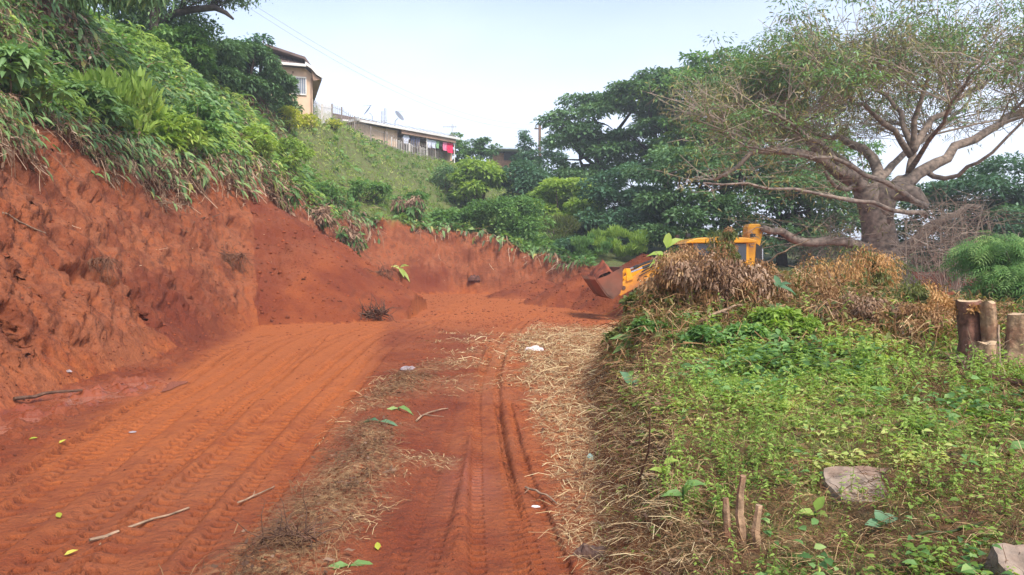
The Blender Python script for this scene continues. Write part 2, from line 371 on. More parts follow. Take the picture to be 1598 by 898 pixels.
# ------------------------------------------------------------------ materials
def lin(r, g, b): return tuple(((c/255/12.92) if c/255 <= .04045 else ((c/255+.055)/1.055)**2.4) for c in (r, g, b)) + (1,)
MATS = {}
def mat_plain(name, c, rough=.6, metal=0, noise=.12, scale=8, bump=0.0, dirt=None, dirt_amt=.5):
    if name in MATS: return MATS[name]
    m = bpy.data.materials.new(name); m.use_nodes = True; N = m.node_tree.nodes; Lk = m.node_tree.links; b = N['Principled BSDF']
    t = N.new('ShaderNodeTexCoord'); nz = N.new('ShaderNodeTexNoise'); nz.inputs['Scale'].default_value = scale; nz.inputs['Detail'].default_value = 6
    Lk.new(t.outputs['Object'], nz.inputs['Vector'])
    cr = N.new('ShaderNodeValToRGB'); cr.color_ramp.elements[0].position = .3; cr.color_ramp.elements[1].position = .7
    cr.color_ramp.elements[0].color = tuple(v * (1 - noise * 2) for v in c[:3]) + (1,); cr.color_ramp.elements[1].color = tuple(min(1, v * (1 + noise)) for v in c[:3]) + (1,)
    Lk.new(nz.outputs[0], cr.inputs[0]); out = cr.outputs[0]
    if dirt:
        n2 = N.new('ShaderNodeTexNoise'); n2.inputs['Scale'].default_value = scale * .35; n2.inputs['Detail'].default_value = 8; Lk.new(t.outputs['Object'], n2.inputs['Vector'])
        r2 = N.new('ShaderNodeMapRange'); r2.inputs['From Min'].default_value = .62 - dirt_amt * .3; r2.inputs['From Max'].default_value = .70; Lk.new(n2.outputs[0], r2.inputs[0])
        mm = N.new('ShaderNodeMixRGB'); Lk.new(r2.outputs[0], mm.inputs[0]); Lk.new(out, mm.inputs[1]); mm.inputs[2].default_value = dirt; out = mm.outputs[0]
    Lk.new(out, b.inputs['Base Color']); b.inputs['Roughness'].default_value = rough; b.inputs['Metallic'].default_value = metal
    if bump:
        bp = N.new('ShaderNodeBump'); bp.inputs['Strength'].default_value = bump; bp.inputs['Distance'].default_value = .02; Lk.new(nz.outputs[0], bp.inputs['Height']); Lk.new(bp.outputs[0], b.inputs['Normal'])
    MATS[name] = m; return m
def mat_leaf(name, cols, trans=.35, rough=.55, spec=.35, wn_scale=1.3):
    """cols: list of (position, rgb) over the per-leaf tint, with a slow drift between clumps"""
    if name in MATS: return MATS[name]
    m = bpy.data.materials.new(name); m.use_nodes = True; N = m.node_tree.nodes; Lk = m.node_tree.links; b = N['Principled BSDF']; out = N['Material Output']
    at = N.new('ShaderNodeAttribute'); at.attribute_name = 'tint'
    geo = N.new('ShaderNodeNewGeometry'); nz = N.new('ShaderNodeTexNoise'); nz.inputs['Scale'].default_value = wn_scale; nz.inputs['Detail'].default_value = 2
    Lk.new(geo.outputs['Position'], nz.inputs['Vector'])
    ma = N.new('ShaderNodeMath'); ma.operation = 'MULTIPLY_ADD'; ma.inputs[1].default_value = .7; ma.inputs[2].default_value = -.35; Lk.new(nz.outputs[0], ma.inputs[0])
    m2 = N.new('ShaderNodeMath'); m2.operation = 'ADD'; m2.use_clamp = True; Lk.new(at.outputs['Fac'], m2.inputs[0]); Lk.new(ma.outputs[0], m2.inputs[1])
    cr = N.new('ShaderNodeValToRGB'); e = cr.color_ramp.elements
    while len(e) < len(cols): e.new(.5)
    for i, (p_, c) in enumerate(cols): e[i].position = p_; e[i].color = (c[0], c[1], c[2], 1)
    Lk.new(m2.outputs[0], cr.inputs[0]); Lk.new(cr.outputs[0], b.inputs['Base Color'])
    b.inputs['Roughness'].default_value = rough; b.inputs['Specular IOR Level'].default_value = spec
    if trans > 0:
        tr = N.new('ShaderNodeBsdfTranslucent'); g = N.new('ShaderNodeMixRGB'); g.blend_type = 'MULTIPLY'; g.inputs[0].default_value = 1; g.inputs[2].default_value = (1.25, 1.2, .6, 1)
        Lk.new(cr.outputs[0], g.inputs[1]); Lk.new(g.outputs[0], tr.inputs['Color'])
        mx_ = N.new('ShaderNodeMixShader'); mx_.inputs[0].default_value = trans; Lk.new(b.outputs[0], mx_.inputs[1]); Lk.new(tr.outputs[0], mx_.inputs[2]); Lk.new(mx_.outputs[0], out.inputs['Surface'])
    MATS[name] = m; return m

# ------------------------------------------------------------------ ground sheet
def make_ground():
    a0 = np.linspace(R(-41), R(41), 900)
    a1 = np.linspace(R(-180), R(-41), 90, endpoint=False); a2 = np.linspace(R(41), R(180), 90)[1:]
    ang = np.concatenate([a1, a0, a2])
    r = [0.4]
    while r[-1] < 2.2: r.append(r[-1] + .12)
    while r[-1] < 13: r.append(r[-1] * 1.0027)
    while r[-1] < 50: r.append(r[-1] * 1.0052)
    while r[-1] < 900: r.append(r[-1] * 1.03)
    r = np.array(r); A, RR = np.meshgrid(ang, r)
    x = (np.sin(A) * RR).ravel(); y = (np.cos(A) * RR).ravel()
    T = terrain(x, y); z = T['z']
    nr, na = A.shape
    # relief of the cut faces along the surface normal
    G = np.stack([x, y, z], 1).reshape(nr, na, 3)
    du = np.gradient(G, axis=1); dv = np.gradient(G, axis=0)
    nrm = unit(np.cross(du, dv).reshape(-1, 3)); nrm = nrm * np.where(nrm[:, 2:3] < 0, -1, 1)
    bk = T['bank'] | (T['spoil'] & (x < -3)) | (T['spw'] > 0); w = sstep(0.0, .6, T['s']) * sstep(1.6, -.1, T['over'])
    w = np.where((x < -4) | (y > 36), w, 0); w = w * (1 - .45 * T['spw'])
    dsp = bank_disp(x, y, z, T['s'], T['run']) * w
    lipn = .05 * fbm(x, y, z, 3.0, 3, 141) * T['nat']
    V = np.stack([x, y, z], 1) + nrm * (dsp + lipn)[:, None]
    idx = np.arange(nr * na).reshape(nr, na)
    q = np.stack([idx[:-1, :-1], idx[:-1, 1:], idx[1:, 1:], idx[1:, :-1]], -1).reshape(-1, 4)
    c = len(V); V = np.vstack([V, [[0, 0, float(terrain_z(np.array([0.]), np.array([0.]))[0])]]])
    q = q[:, ::-1]
    tri = np.stack([idx[0, :-1], idx[0, 1:], np.full(na - 1, c)], -1)[:, ::-1]
    app = lambda v, k=0.: np.append(v, k)
    cover = T['nat'].astype(float) * sstep(.0, .5, T['over'] + .25 * fbm(x, y, None, 2.0, 3, 151) + np.where((x > 0) & (y < 22), .5, 0))
    cover = np.where((x > 0) & (y < 20), np.maximum(cover, sstep(.05, .3, T['s'] + .12 * fbm(x, y, None, 2.2, 3, 153))), cover)
    straw = straw_mask(x, y) * (T['s'] <= .3)
    pud = (np.exp(-(((x + 5.15 - .12*(y-8.8)) / .55) ** 2 + ((y - 9.0) / 1.5) ** 2)) + .25 * np.exp(-(((x + .30) / .22) ** 2 + ((y - 5.6) / .55) ** 2))
           + .22 * np.exp(-(((x + .35) / .45) ** 2)) * sstep(3, 5, y) * (1 - sstep(9, 11, y)))
    wet = np.clip(pud * 1.5 + .25 * fbm(x, y, None, .9, 3, 161) - .05, 0, 1) * (T['s'] <= .2)
    fresh = np.clip(T['spoil'].astype(float) + (T['s'] > 0) * (T['s'] < 1.2) * sstep(-.1, .35, fbm(x, y, None, .35, 2, 171)) * (y > 14) + .95 * (1 - T['band']) * sstep(20.5, 16.5, y + 1.5 * fbm(x, y, None, .6, 3, 173)) * sstep(-.2, -1.0, x + .5 * fbm(x, y, None, 1.1, 3, 175)) * (T['s'] <= 0) + .5 * sstep(6.5, 4, y) * (T['s'] <= 0)
                    + .75 * np.exp(-((x + 1.1) / .55) ** 2) * (y < 9) * (T['s'] <= 0), 0, 1)
    light = T['band'] * (T['s'] <= 0) * (y < 22) * sstep(5, 9, y + 2 * fbm(x, y, None, .8, 2, 181)) + .6 * ((y > 22) & (T['s'] <= 0)) + .5 * sstep(9, 14, y) * (T['s'] <= 0) * (x > -2.5)
    light = np.clip(light, 0, 1)
    me = fast_mesh('ground', V, [tri, q], {'cover': app(cover), 'straw': app(straw), 'wet': app(wet), 'fresh': app(fresh), 'light': app(light), 'lug_shade': app(T['lug']), 'bankf': app(bk * w), 'right': app(((x > 0) & (y < 24)).astype(float))}, smooth=True)
    return me
def terrain_z(x, y): return terrain(x, y)['z']

def mat_ground():
    m = bpy.data.materials.new('red_earth'); m.use_nodes = True; N = m.node_tree.nodes; Lk = m.node_tree.links; b = N['Principled BSDF']
    geo = N.new('ShaderNodeNewGeometry')
    def noise(s, d=6, rough=.6, vec=None):
        n = N.new('ShaderNodeTexNoise'); n.inputs['Scale'].default_value = s; n.inputs['Detail'].default_value = d; n.inputs['Roughness'].default_value = rough
        Lk.new(vec or geo.outputs['Position'], n.inputs['Vector']); return n.outputs[0]
    def attr(k): a = N.new('ShaderNodeAttribute'); a.attribute_name = k; return a.outputs['Fac']
    def mix(f, a, c):
        x = N.new('ShaderNodeMixRGB')
        for i, v in ((0, f), (1, a), (2, c)):
            if isinstance(v, (tuple, float, int)): x.inputs[i].default_value = v
            else: Lk.new(v, x.inputs[i])
        return x.outputs[0]
    def rng_(v, a, c, lo=0., hi=1.):
        x = N.new('ShaderNodeMapRange'); x.inputs['From Min'].default_value = a; x.inputs['From Max'].default_value = c; x.inputs['To Min'].default_value = lo; x.inputs['To Max'].default_value = hi; Lk.new(v, x.inputs[0]); return x.outputs[0]
    def mth(op, a, c):
        x = N.new('ShaderNodeMath'); x.operation = op
        for i, v in ((0, a), (1, c)):
            if isinstance(v, (float, int)): x.inputs[i].default_value = v
            else: Lk.new(v, x.inputs[i])
        return x.outputs[0]
    red = (.245, .052, .014, 1); lightc = (.42, .112, .027, 1); dark = (.10, .02, .008, 1); dry = (.33, .11, .045, 1)
    n1 = noise(.7); n2 = noise(4.5); n3 = noise(22, 4); n4 = noise(90, 3, .7)
    mpv = N.new('ShaderNodeMapping'); mpv.inputs['Scale'].default_value = (3.2, 3.2, .9); Lk.new(geo.outputs['Position'], mpv.inputs[0]); n5 = noise(1.5, 6, .65, mpv.outputs[0])
    c = mix(rng_(n2, .35, .68), red, lightc)
    c = mix(mth('MULTIPLY', rng_(n1, .42, .62), .55), c, dry)
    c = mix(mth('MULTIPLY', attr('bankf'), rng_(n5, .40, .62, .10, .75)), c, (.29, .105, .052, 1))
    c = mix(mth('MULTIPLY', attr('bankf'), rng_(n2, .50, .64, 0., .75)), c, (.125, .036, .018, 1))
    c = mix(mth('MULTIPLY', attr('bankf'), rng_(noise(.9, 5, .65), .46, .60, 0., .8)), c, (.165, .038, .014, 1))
    c = mix(mth('MULTIPLY', attr('light'), rng_(n2, .2, .6, .55, 1.)), c, lightc)
    c = mix(mth('MULTIPLY', attr('fresh'), rng_(n1, .3, .62, .95, .45)), c, (.150, .025, .009, 1))
    c = mix(mth('MULTIPLY', rng_(n3, .56, .72), .6), c, dark)
    c = mix(rng_(n4, .62, .75, 0, .5), c, (.52, .22, .12, 1))
    c = mix(rng_(n4, .36, .26, 0, .55), c, (.10, .025, .012, 1))
    c = mix(mth('MULTIPLY', attr('lug_shade'), .75), c, (.12, .026, .010, 1))  # tread recesses darkened in the soil colour, painted shade to make the lugs read
    wet = attr('wet'); c = mix(mth('MULTIPLY', wet, .45), c, (.27, .085, .05, 1))
    straw = mix(rng_(n3, .35, .65), (.34, .19, .09, 1), (.56, .38, .19, 1))
    c = mix(mth('MULTIPLY', attr('straw'), rng_(n3, .38, .60, .05, .75)), c, straw)
    hum = mix(rng_(n2, .35, .65), (.12, .11, .045, 1), (.13, .20, .055, 1)); humr = mix(rng_(n2, .35, .65), (.17, .085, .045, 1), (.13, .13, .045, 1))
    hum = mix(attr('right'), hum, humr)
    c = mix(mth('MULTIPLY', attr('cover'), rng_(n3, .25, .5, .6, 1.)), c, hum)
    Lk.new(c, b.inputs['Base Color'])
    Lk.new(rng_(wet, .25, .85, .88, .22), b.inputs['Roughness']); b.inputs['Specular IOR Level'].default_value = .35
    hs = mth('ADD', mth('MULTIPLY', n3, .6), mth('MULTIPLY', n4, .28)); hs = mth('ADD', hs, mth('MULTIPLY', n2, 1.2)); hs = mth('ADD', hs, mth('MULTIPLY', noise(10, 5, .7), 1.3))
    bp = N.new('ShaderNodeBump'); bp.inputs['Distance'].default_value = .06; Lk.new(rng_(wet, .3, .9, .75, .08), bp.inputs['Strength']); Lk.new(hs, bp.inputs['Height']); Lk.new(bp.outputs[0], b.inputs['Normal'])
    return m

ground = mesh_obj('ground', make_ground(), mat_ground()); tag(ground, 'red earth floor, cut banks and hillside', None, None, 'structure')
bpy.context.view_layer.update()
_dg = bpy.context.evaluated_depsgraph_get(); _ge = ground.evaluated_get(_dg)
def hit(px, py):
    r = ray(px, py); ok, loc, n, i = _ge.ray_cast(Vector((0, 0, CAM_Z)), Vector(r).normalized())
    return (np.array(loc), np.array(n)) if ok else (P(px, py, 60), np.array([0, 0, 1.]))
def drop(x, y, z=60):
    ok, loc, n, i = _ge.ray_cast(Vector((x, y, z)), Vector((0, 0, -1)))
    return (np.array(loc), np.array(n)) if ok else (np.array([x, y, 0.]), np.array([0, 0, 1.]))
def drop_many(x, y):
    out = np.empty((len(x), 3)); nn = np.empty((len(x), 3)); dn = Vector((0, 0, -1))
    for i in range(len(x)):
        ok, loc, n, k = _ge.ray_cast(Vector((x[i], y[i], 60)), dn)
        if ok: out[i] = loc; nn[i] = n
        else: out[i] = (x[i], y[i], -5); nn[i] = (0, 0, 1)
    return out, nn
# ================================================================== materials in use
M_dirt = (.30, .08, .035, 1)
leaf_mid = mat_leaf('leaf_mid_green', [(0,(.06,.13,.04)),(.4,(.13,.27,.075)),(.75,(.22,.39,.12)),(1,(.36,.50,.17))], .4)
leaf_bright = mat_leaf('leaf_bright_green', [(0,(.09,.17,.035)),(.4,(.25,.39,.075)),(.8,(.42,.57,.13)),(1,(.60,.66,.22))], .45)
leaf_dark = mat_leaf('leaf_dark_green', [(0,(.055,.12,.05)),(.5,(.12,.23,.09)),(.85,(.21,.36,.15)),(1,(.31,.45,.20))], .25)
leaf_blue = mat_leaf('leaf_blue_green', [(0,(.05,.11,.06)),(.5,(.09,.20,.11)),(.85,(.16,.30,.16)),(1,(.24,.38,.19))], .3)
leaf_olive = mat_leaf('leaf_olive', [(0,(.06,.075,.02)),(.5,(.12,.15,.04)),(.85,(.20,.22,.06)),(1,(.33,.24,.08))], .35)
leaf_droop = mat_leaf('leaf_dull_green', [(0,(.16,.10,.05)),(.10,(.09,.17,.06)),(.55,(.19,.34,.12)),(.9,(.30,.45,.17)),(1,(.45,.42,.12))], .35, .45, .5)
leaf_dead = mat_leaf('dead_leaf', [(0,(.10,.05,.028)),(.35,(.26,.135,.065)),(.75,(.46,.28,.14)),(1,(.64,.46,.26))], .25, .8, .15, 2.5)
leaf_dead_orange = mat_leaf('dead_leaf_orange', [(0,(.20,.09,.04)),(.4,(.42,.22,.09)),(.75,(.60,.36,.16)),(1,(.72,.53,.26))], .3, .8, .15, 2.5)
leaf_dead_grey = mat_leaf('dead_leaf_grey', [(0,(.09,.05,.035)),(.4,(.24,.145,.095)),(.75,(.42,.28,.19)),(1,(.6,.46,.33))], .15, .85, .1, 2.5)
straw_mat = mat_leaf('cut_straw', [(0,(.12,.06,.032)),(.25,(.33,.20,.10)),(.6,(.56,.40,.21)),(1,(.72,.58,.34))], .1, .8, .15, 2.5)
grass_far = mat_leaf('slope_grass', [(0,(.11,.19,.04)),(.45,(.23,.34,.08)),(.8,(.36,.45,.13)),(1,(.52,.54,.22))], .4, .7, .15, .25)
flower_mat = mat_plain('red_petal', (.75,.06,.03), .5)
yellow_leaf = mat_leaf('yellow_leaf', [(0,(.25,.35,.04)),(.5,(.5,.55,.07)),(1,(.75,.7,.15))], .4)
bark = mat_plain('bark_greybrown', (.19,.135,.105), .9, 0, .3, 3.5, .9)
bark_light = mat_plain('bark_pale', (.29,.22,.175), .95, 0, .34, 5.5, 1.0)
bark_dark = mat_plain('bark_dark', (.07,.05,.04), .9, 0, .3, 4, .7)
twig_mat = mat_plain('twig_brown', (.33,.25,.19), .9, 0, .2, 2)
leaf_canopy = mat_leaf('canopy_leaf', [(0,(.08,.16,.06)),(.45,(.16,.30,.11)),(.8,(.26,.42,.15)),(1,(.38,.44,.17))], .3)
leaf_drysp = mat_leaf('dry_spray', [(0,(.14,.14,.06)),(.5,(.27,.26,.11)),(.85,(.40,.36,.16)),(1,(.52,.45,.20))], .3)
stick_mat = mat_plain('dry_stick', (.33,.22,.14), .9, 0, .3, 14, .4)
root_mat = mat_plain('root_brown', (.13,.065,.04), .9, 0, .3, 14, .4)

def scatter_polar(n, a0, a1, r0, r1, p=1.0):
    """points, denser towards the camera"""
    a = R(a0) + rng.random(n) * R(a1 - a0); t = rng.random(n)
    r = np.exp(math.log(r0) + t ** p * (math.log(r1) - math.log(r0)))
    return np.sin(a) * r, np.cos(a) * r

# ================================================================== ground cover, uncountable
def cover_pts(n, a0, a1, r0, r1, test, p=1.0):
    x, y = scatter_polar(n, a0, a1, r0, r1, p); T = terrain(x, y); m = test(x, y, T) > rng.random(n)
    x, y = x[m], y[m]; q, nn = drop_many(x, y); return q, nn, {k: v[m] for k, v in T.items()}

left_nat = lambda x, y, T: ((T['nat'] & (x < 6)) | (T['nat'] & (y > 34))) * (T['over'] > -.02) * 1.0
# -- hillside weeds (left and behind)
def hillside():
    q, nn, T = cover_pts(60000, -60, 6, 9, 110, left_nat, .95)
    r = np.hypot(q[:, 0], q[:, 1]); n = len(q)
    grass_zone = sstep(-.1, .25, fbm(q[:, 0], q[:, 1], None, .12, 2, 301) + .5 * sstep(36, 48, r) - .25 + .3 * sstep(3.5, 6.5, q[:, 2]) * (r > 38))
    # broad weeds: rosettes of 5 leaves at several heights
    keep = rng.random(n) > grass_zone * .88; p0 = q[keep]; r0 = r[keep]; k = 6; m = len(p0)
    hh = (.10 + .50 * rng.random((m, k)) ** 1.3) * (1.0 - .3 * sstep(30, 60, r0))[:, None] * (.6 + .6 * (fbm(p0[:, 0], p0[:, 1], None, .5, 2, 303) + .6))[:, None]
    sz = np.clip(.0075 * r0, .075, .32)[:, None] * (.6 + .9 * rng.random((m, k)))
    off = rng.normal(size=(m, k, 3)) * .13; pos = p0[:, None] + off; pos[:, :, 2] = p0[:, None, 2] + hh
    d = unit(off + np.array([.35, -.25, .1]) * rng.random((m, k, 1)) + rng.normal(size=(m, k, 3)) * .05); d[:, :, 2] += .15
    nr = unit(np.stack([rng.normal(size=(m, k)) * .35 + .1, rng.normal(size=(m, k)) * .35 - .2, np.ones((m, k))], -1))
    f = lambda a: a.reshape(-1, a.shape[-1]); pos, d, nr, sz = f(pos), f(d), f(nr), sz.ravel(); rr = np.repeat(r0, k)
    t = np.clip(rng.random(len(pos)) * .55 + .25 + .55 * fbm(pos[:, 0], pos[:, 1], None, .45, 3, 305), 0, 1)
    near = rr < 24
    a = leaves_mesh('a', 'leaf', pos[near], d[near], nr[near], sz[near] * 1.25, sz[near] * .55, .35, t[near])
    b = leaves_mesh('b', 'diamond', pos[~near], d[~near], nr[~near], sz[~near], sz[~near] * .6, .3, t[~near])
    o = mesh_obj('hillside_weeds', join_meshes('hillside_weeds', [a, b]), leaf_mid); tag(o, 'broad leaved green weeds covering the hillside above the cut bank', 'weeds', None, 'stuff')
    # grass
    gm = rng.random(n) < .30 + .7 * grass_zone; p1 = q[gm]; r1 = r[gm]; k = 7; m = len(p1)
    pos = (p1[:, None] + rng.normal(size=(m, k, 3)) * np.array([.2, .2, 0])).reshape(-1, 3)
    d = rand_dirs(m * k, 1.3, .6); L = np.repeat(np.clip(.009 * r1, .18, .6), k) * (.5 + .8 * rng.random(m * k)); W = np.repeat(np.clip(.0011 * r1, .010, .06), k)
    t = np.clip(rng.random(m * k) * .5 + .3 + .6 * fbm(pos[:, 0], pos[:, 1], None, .3, 3, 307), 0, 1)
    o = mesh_obj('slope_grass', leaves_mesh('slope_grass', 'blade', pos, d, rand_dirs(m * k, 0, 1), L, W, .5, t), grass_far); tag(o, 'yellow green grass on the slope below the fence', 'grass', None, 'stuff')
hillside()
def near_hill():
    q, nn, T = cover_pts(26000, -60, -12, 9, 40, lambda x, y, T: left_nat(x, y, T) * .9, .8); n = len(q); r = np.hypot(q[:, 0], q[:, 1]); k = 5
    hgt = (.35 + .65 * np.clip(.5 + fbm(q[:, 0], q[:, 1], None, .55, 3, 306), 0, 1.2))[:, None] * (.35 + .75 * rng.random((n, k)))
    th = rng.random((n, k)) * 6.283; off = np.stack([np.cos(th), np.sin(th), -.25 + .7 * rng.random((n, k))], -1); off = off + np.array([.35, -.35, 0])
    pos = q[:, None] + off * .06; pos[:, :, 2] = q[:, None, 2] + hgt; sz = np.clip(.0105 * r, .13, .30)[:, None] * (.55 + .8 * rng.random((n, k)))
    f = lambda a: a.reshape(-1, a.shape[-1]); t = np.clip(np.repeat(.25 + .45 * rng.random(n) + .5 * fbm(q[:, 0], q[:, 1], None, .5, 2, 308), k) + .15 * rng.normal(size=n * k), 0, 1)
    pick = np.repeat(fbm(q[:, 0], q[:, 1], None, .4, 2, 309) + .012 * (r - 16) + .18 * rng.normal(size=n) > 0.0, k); P_, D_, N_, S_ = f(pos), f(off), unit(rng.normal(size=(n * k, 3)) * .4 + np.array([.25, -.5, .8])), sz.ravel()
    for nm, mk, m_, lab in (('leafy_weeds', pick, leaf_bright, 'bright lush leaves covering the upper left hillside'), ('drooping_weeds', ~pick, leaf_droop, 'dull drooping leaves covering the hill above the tallest cut')):
        a = leaves_mesh(nm, 'leaf', P_[mk], D_[mk], N_[mk], S_[mk], S_[mk] * .42, .55, t[mk]); tag(mesh_obj(nm, a, m_), lab, 'weeds', None, 'stuff')
    g = rng.random(n) < .5; m = g.sum(); k = 3; pos = np.repeat(q[g], k, 0) + rng.normal(size=(m * k, 3)) * np.array([.1, .1, 0]) + np.array([0, 0, .25])
    a = leaves_mesh('dry_stems', 'straw', pos, rand_dirs(m * k, .4, .6), rand_dirs(m * k, 0, 1), .25 + .45 * rng.random(m * k), np.clip(.001 * np.repeat(r[g], k), .008, .03), .5); tag(mesh_obj('dry_stems', a, leaf_dead_grey), 'dry brown stems among the green hillside weeds', 'dead plants', None, 'stuff')
near_hill()

# -- dead curtain of stems and leaves along the brink of the cut
def brink():
    # points right on the brink line, found by walking the cover samples
    test = lambda x, y, T: ((x < 5) & (T['s'] > 0) & (np.abs(T['over']) < .35) & ~T['spoil'] & ((x < -4) | (y > 34))) * 1.0
    q, nn, T = cover_pts(640000, -56, 6, 7, 50, test, .85); kk = rng.random(len(q)) < np.where(np.hypot(q[:, 0], q[:, 1]) > 33, .22, np.where(np.hypot(q[:, 0], q[:, 1]) > 24, .55, 1)); q, nn = q[kk], nn[kk]; n = len(q); r = np.hypot(q[:, 0], q[:, 1])
    s, sl, run, ins = edge_info(q[:, 0], q[:, 1])
    patch = .75 * sstep(-.35, .35, fbm(run, run * 0, None, .9, 3, 311) + .25 * (r < 22)); kp = rng.random(n) < patch; q, nn, r, run = q[kp], nn[kp], r[kp], run[kp]; n = len(q)
    e = .4; s2 = edge_info(q[:, 0] + e, q[:, 1])[0]; s3 = edge_info(q[:, 0], q[:, 1] + e)[0]; s0 = edge_info(q[:, 0], q[:, 1])[0]
    out = -unit(np.stack([(s2 - s0) / e, (s3 - s0) / e, 0 * s0], 1))
    dropl = (.15 + .75 * np.clip(.5 + .9 * fbm(run, run * 0, None, 1.6, 3, 313), 0, 1.3)) * np.where(r < 22, 1.1, np.where(r < 33, .8, .35))
    t = rng.random(n); hz_ = .45 - t * (dropl + .45)
    pos = q + out * (.10 + .45 * t[:, None] + .14 * rng.normal(size=(n, 1))); pos[:, 2] = q[:, 2] + hz_
    d = unit(out * .35 + rng.normal(size=(n, 3)) * .55 + np.array([0, 0, -.62])); L = np.clip(.013 * r, .12, .45) * (.35 + 1.3 * rng.random(n) ** 1.5); W = np.clip(.0010 * r, .008, .03)
    a = leaves_mesh('a', 'straw', pos, d, rand_dirs(n, 0, 1), L * 1.4, W * .7, .25)
    c2 = rng.random(n) < .55
    b = leaves_mesh('b', 'curl', pos[c2], d[c2], rand_dirs(c2.sum(), 0, 1), L[c2] * .6, L[c2] * .26, .3)
    o = mesh_obj('dead_undergrowth', join_meshes('dead_undergrowth', [a, b]), leaf_dead_grey); tag(o, 'curtain of dead brown stems and leaves hanging over the brink of the cut', 'dead plants', None, 'stuff')
    g = (rng.random(n) < .50 * sstep(1.05, .1, t)); m = g.sum()
    dd = unit(out[g] * .6 + rng.normal(size=(m, 3)) * .3 + np.array([0, 0, -.6])); sz = np.clip(.012 * r[g], .13, .36) * (.6 + .7 * rng.random(m))
    o = mesh_obj('hanging_creeper', leaves_mesh('hanging_creeper', 'leaf', pos[g] + out[g] * .10, dd, out[g] + np.array([0, 0, .6]), sz, sz * .5, .3), leaf_droop); tag(o, 'dull green creeper leaves hanging over the brink of the cut', 'creeper', None, 'stuff')
    print('BRINK', n)
brink()

# -- cut grass on the floor
def straws():
    test = lambda x, y, T: straw_mask(x, y) * (T['s'] <= .45) * (.35 + .65 * (1 - T['track']))
    q, nn, T = cover_pts(120000, -34, 16, 2.3, 24, test, .85); n = len(q); r = np.hypot(q[:, 0], q[:, 1])
    th = rng.random(n) * 2 * math.pi; d = np.stack([np.cos(th), np.sin(th), rng.normal(size=n) * .13 + .02], 1)
    pile = np.exp(-((q[:, 0] + 1.3) / .4) ** 2)
    pos = q + np.array([0, 0, 1]) * (.004 + (.015 + .05 * pile) * rng.random(n))[:, None]; L = (.04 + .24 * rng.random(n) ** 3.0) * np.clip(r / 7, .85, 2.0); W = np.clip(.0008 * r, .0022, .013) * (.5 + .8 * rng.random(n))
    tt_ = rng.random(n) * (1 - .85 * np.clip(pile * 1.3, 0, 1) * (q[:, 1] < 12)); o = mesh_obj('cut_straw', leaves_mesh('cut_straw', 'straw', pos, d, np.tile([0, 0, 1.], (n, 1)) + rng.normal(size=(n, 3)) * .3, L, W, 0.05, tt_), straw_mat); tag(o, 'dry mown grass strewn over the track', 'straw', None, 'stuff')
    g = rng.random(n) < .03; m = g.sum()
    o = mesh_obj('fallen_leaves', leaves_mesh('fallen_leaves', 'curl', pos[g] + np.array([0, 0, .01]), d[g], rand_dirs(m, 1.2, .5), .03 + .05 * rng.random(m), .015 + .025 * rng.random(m), 0, .55 * rng.random(m)), leaf_dead_grey); tag(o, 'brown curled leaves lying in the straw', 'leaves', None, 'stuff')
straws()

# -- soil clods and crumbs
def clods():
    def test(x, y, T):
        base = .08 + .28 * (T['s'] <= 0) * (1 - T['band']) + .5 * T['spoil'] + .35 * ((T['s'] > 0) & (T['s'] < .9) & (x < -4)) + .45 * T['bank'] + .3 * T['wind']
        return base * ~T['nat'] * (1 - .8 * T['track']) * np.where((x > 0) & (y < 19) & (T['s'] > 0), 0, 1)
    q, nn, T = cover_pts(170000, -46, 22, 2.3, 44, test, .95); n = len(q); r = np.hypot(q[:, 0], q[:, 1])
    s = np.clip(.0009 * r, .004, .022) * (.4 + 1.8 * rng.random(n) ** 5) * np.where(T['spoil'], 1.5, 1)
    T8 = np.array([(1,0,0),(-1,0,0),(0,1,0),(0,-1,0),(0,0,1),(0,0,-1)], float)
    Fc = np.array([(0,2,4),(2,1,4),(1,3,4),(3,0,4),(2,0,5),(1,2,5),(3,1,5),(0,3,5)])
    jit = 1 + rng.normal(size=(n, 6, 1)) * .25; rot = unit(rng.normal(size=(n, 3))); A = unit(np.cross(rot, rng.normal(size=(n, 3)))); B = np.cross(rot, A)
    Rm = np.stack([rot, A, B], 1); V = np.einsum('kj,njl->nkl', T8, Rm) * jit * s[:, None, None] * np.array([1.2, 1.2, .8]) + q[:, None]
    me = fast_mesh('soil_clods', V.reshape(-1, 3), [(np.arange(n)[:, None, None] * 6 + Fc[None]).reshape(-1, 3)])
    o = mesh_obj('soil_clods', me, mat_plain('clod', (.25,.056,.018), .95, 0, .4, 2.0)); tag(o, 'crumbs and clods of red earth', 'soil clods', None, 'stuff')
clods()

# -- litter and roots on the cut face
def litter():
    test = lambda x, y, T: (T['bank'] | T['spoil']) * (x < 2) * (.25 + .75 * sstep(-2.6, -.3, T['over'])) * sstep(-.1, .35, fbm(x, y, T['z'], .55, 3, 331) + .1)
    q, nn, T = cover_pts(16000, -50, 4, 6, 44, test, .9); n = len(q); r = np.hypot(q[:, 0], q[:, 1])
    d = unit(np.cross(nn, rng.normal(size=(n, 3)))); L = np.clip(.014 * r, .06, .45) * (.3 + 1.3 * rng.random(n) ** 2); W = np.clip(.0007 * r, .005, .02)
    o = mesh_obj('bank_litter', leaves_mesh('bank_litter', 'straw', q + nn * .02, d + nn * .12, nn, L, W, .05), leaf_dead_grey); tag(o, 'bits of root and dry stem stuck in the cut face', 'litter', None, 'stuff')
litter()

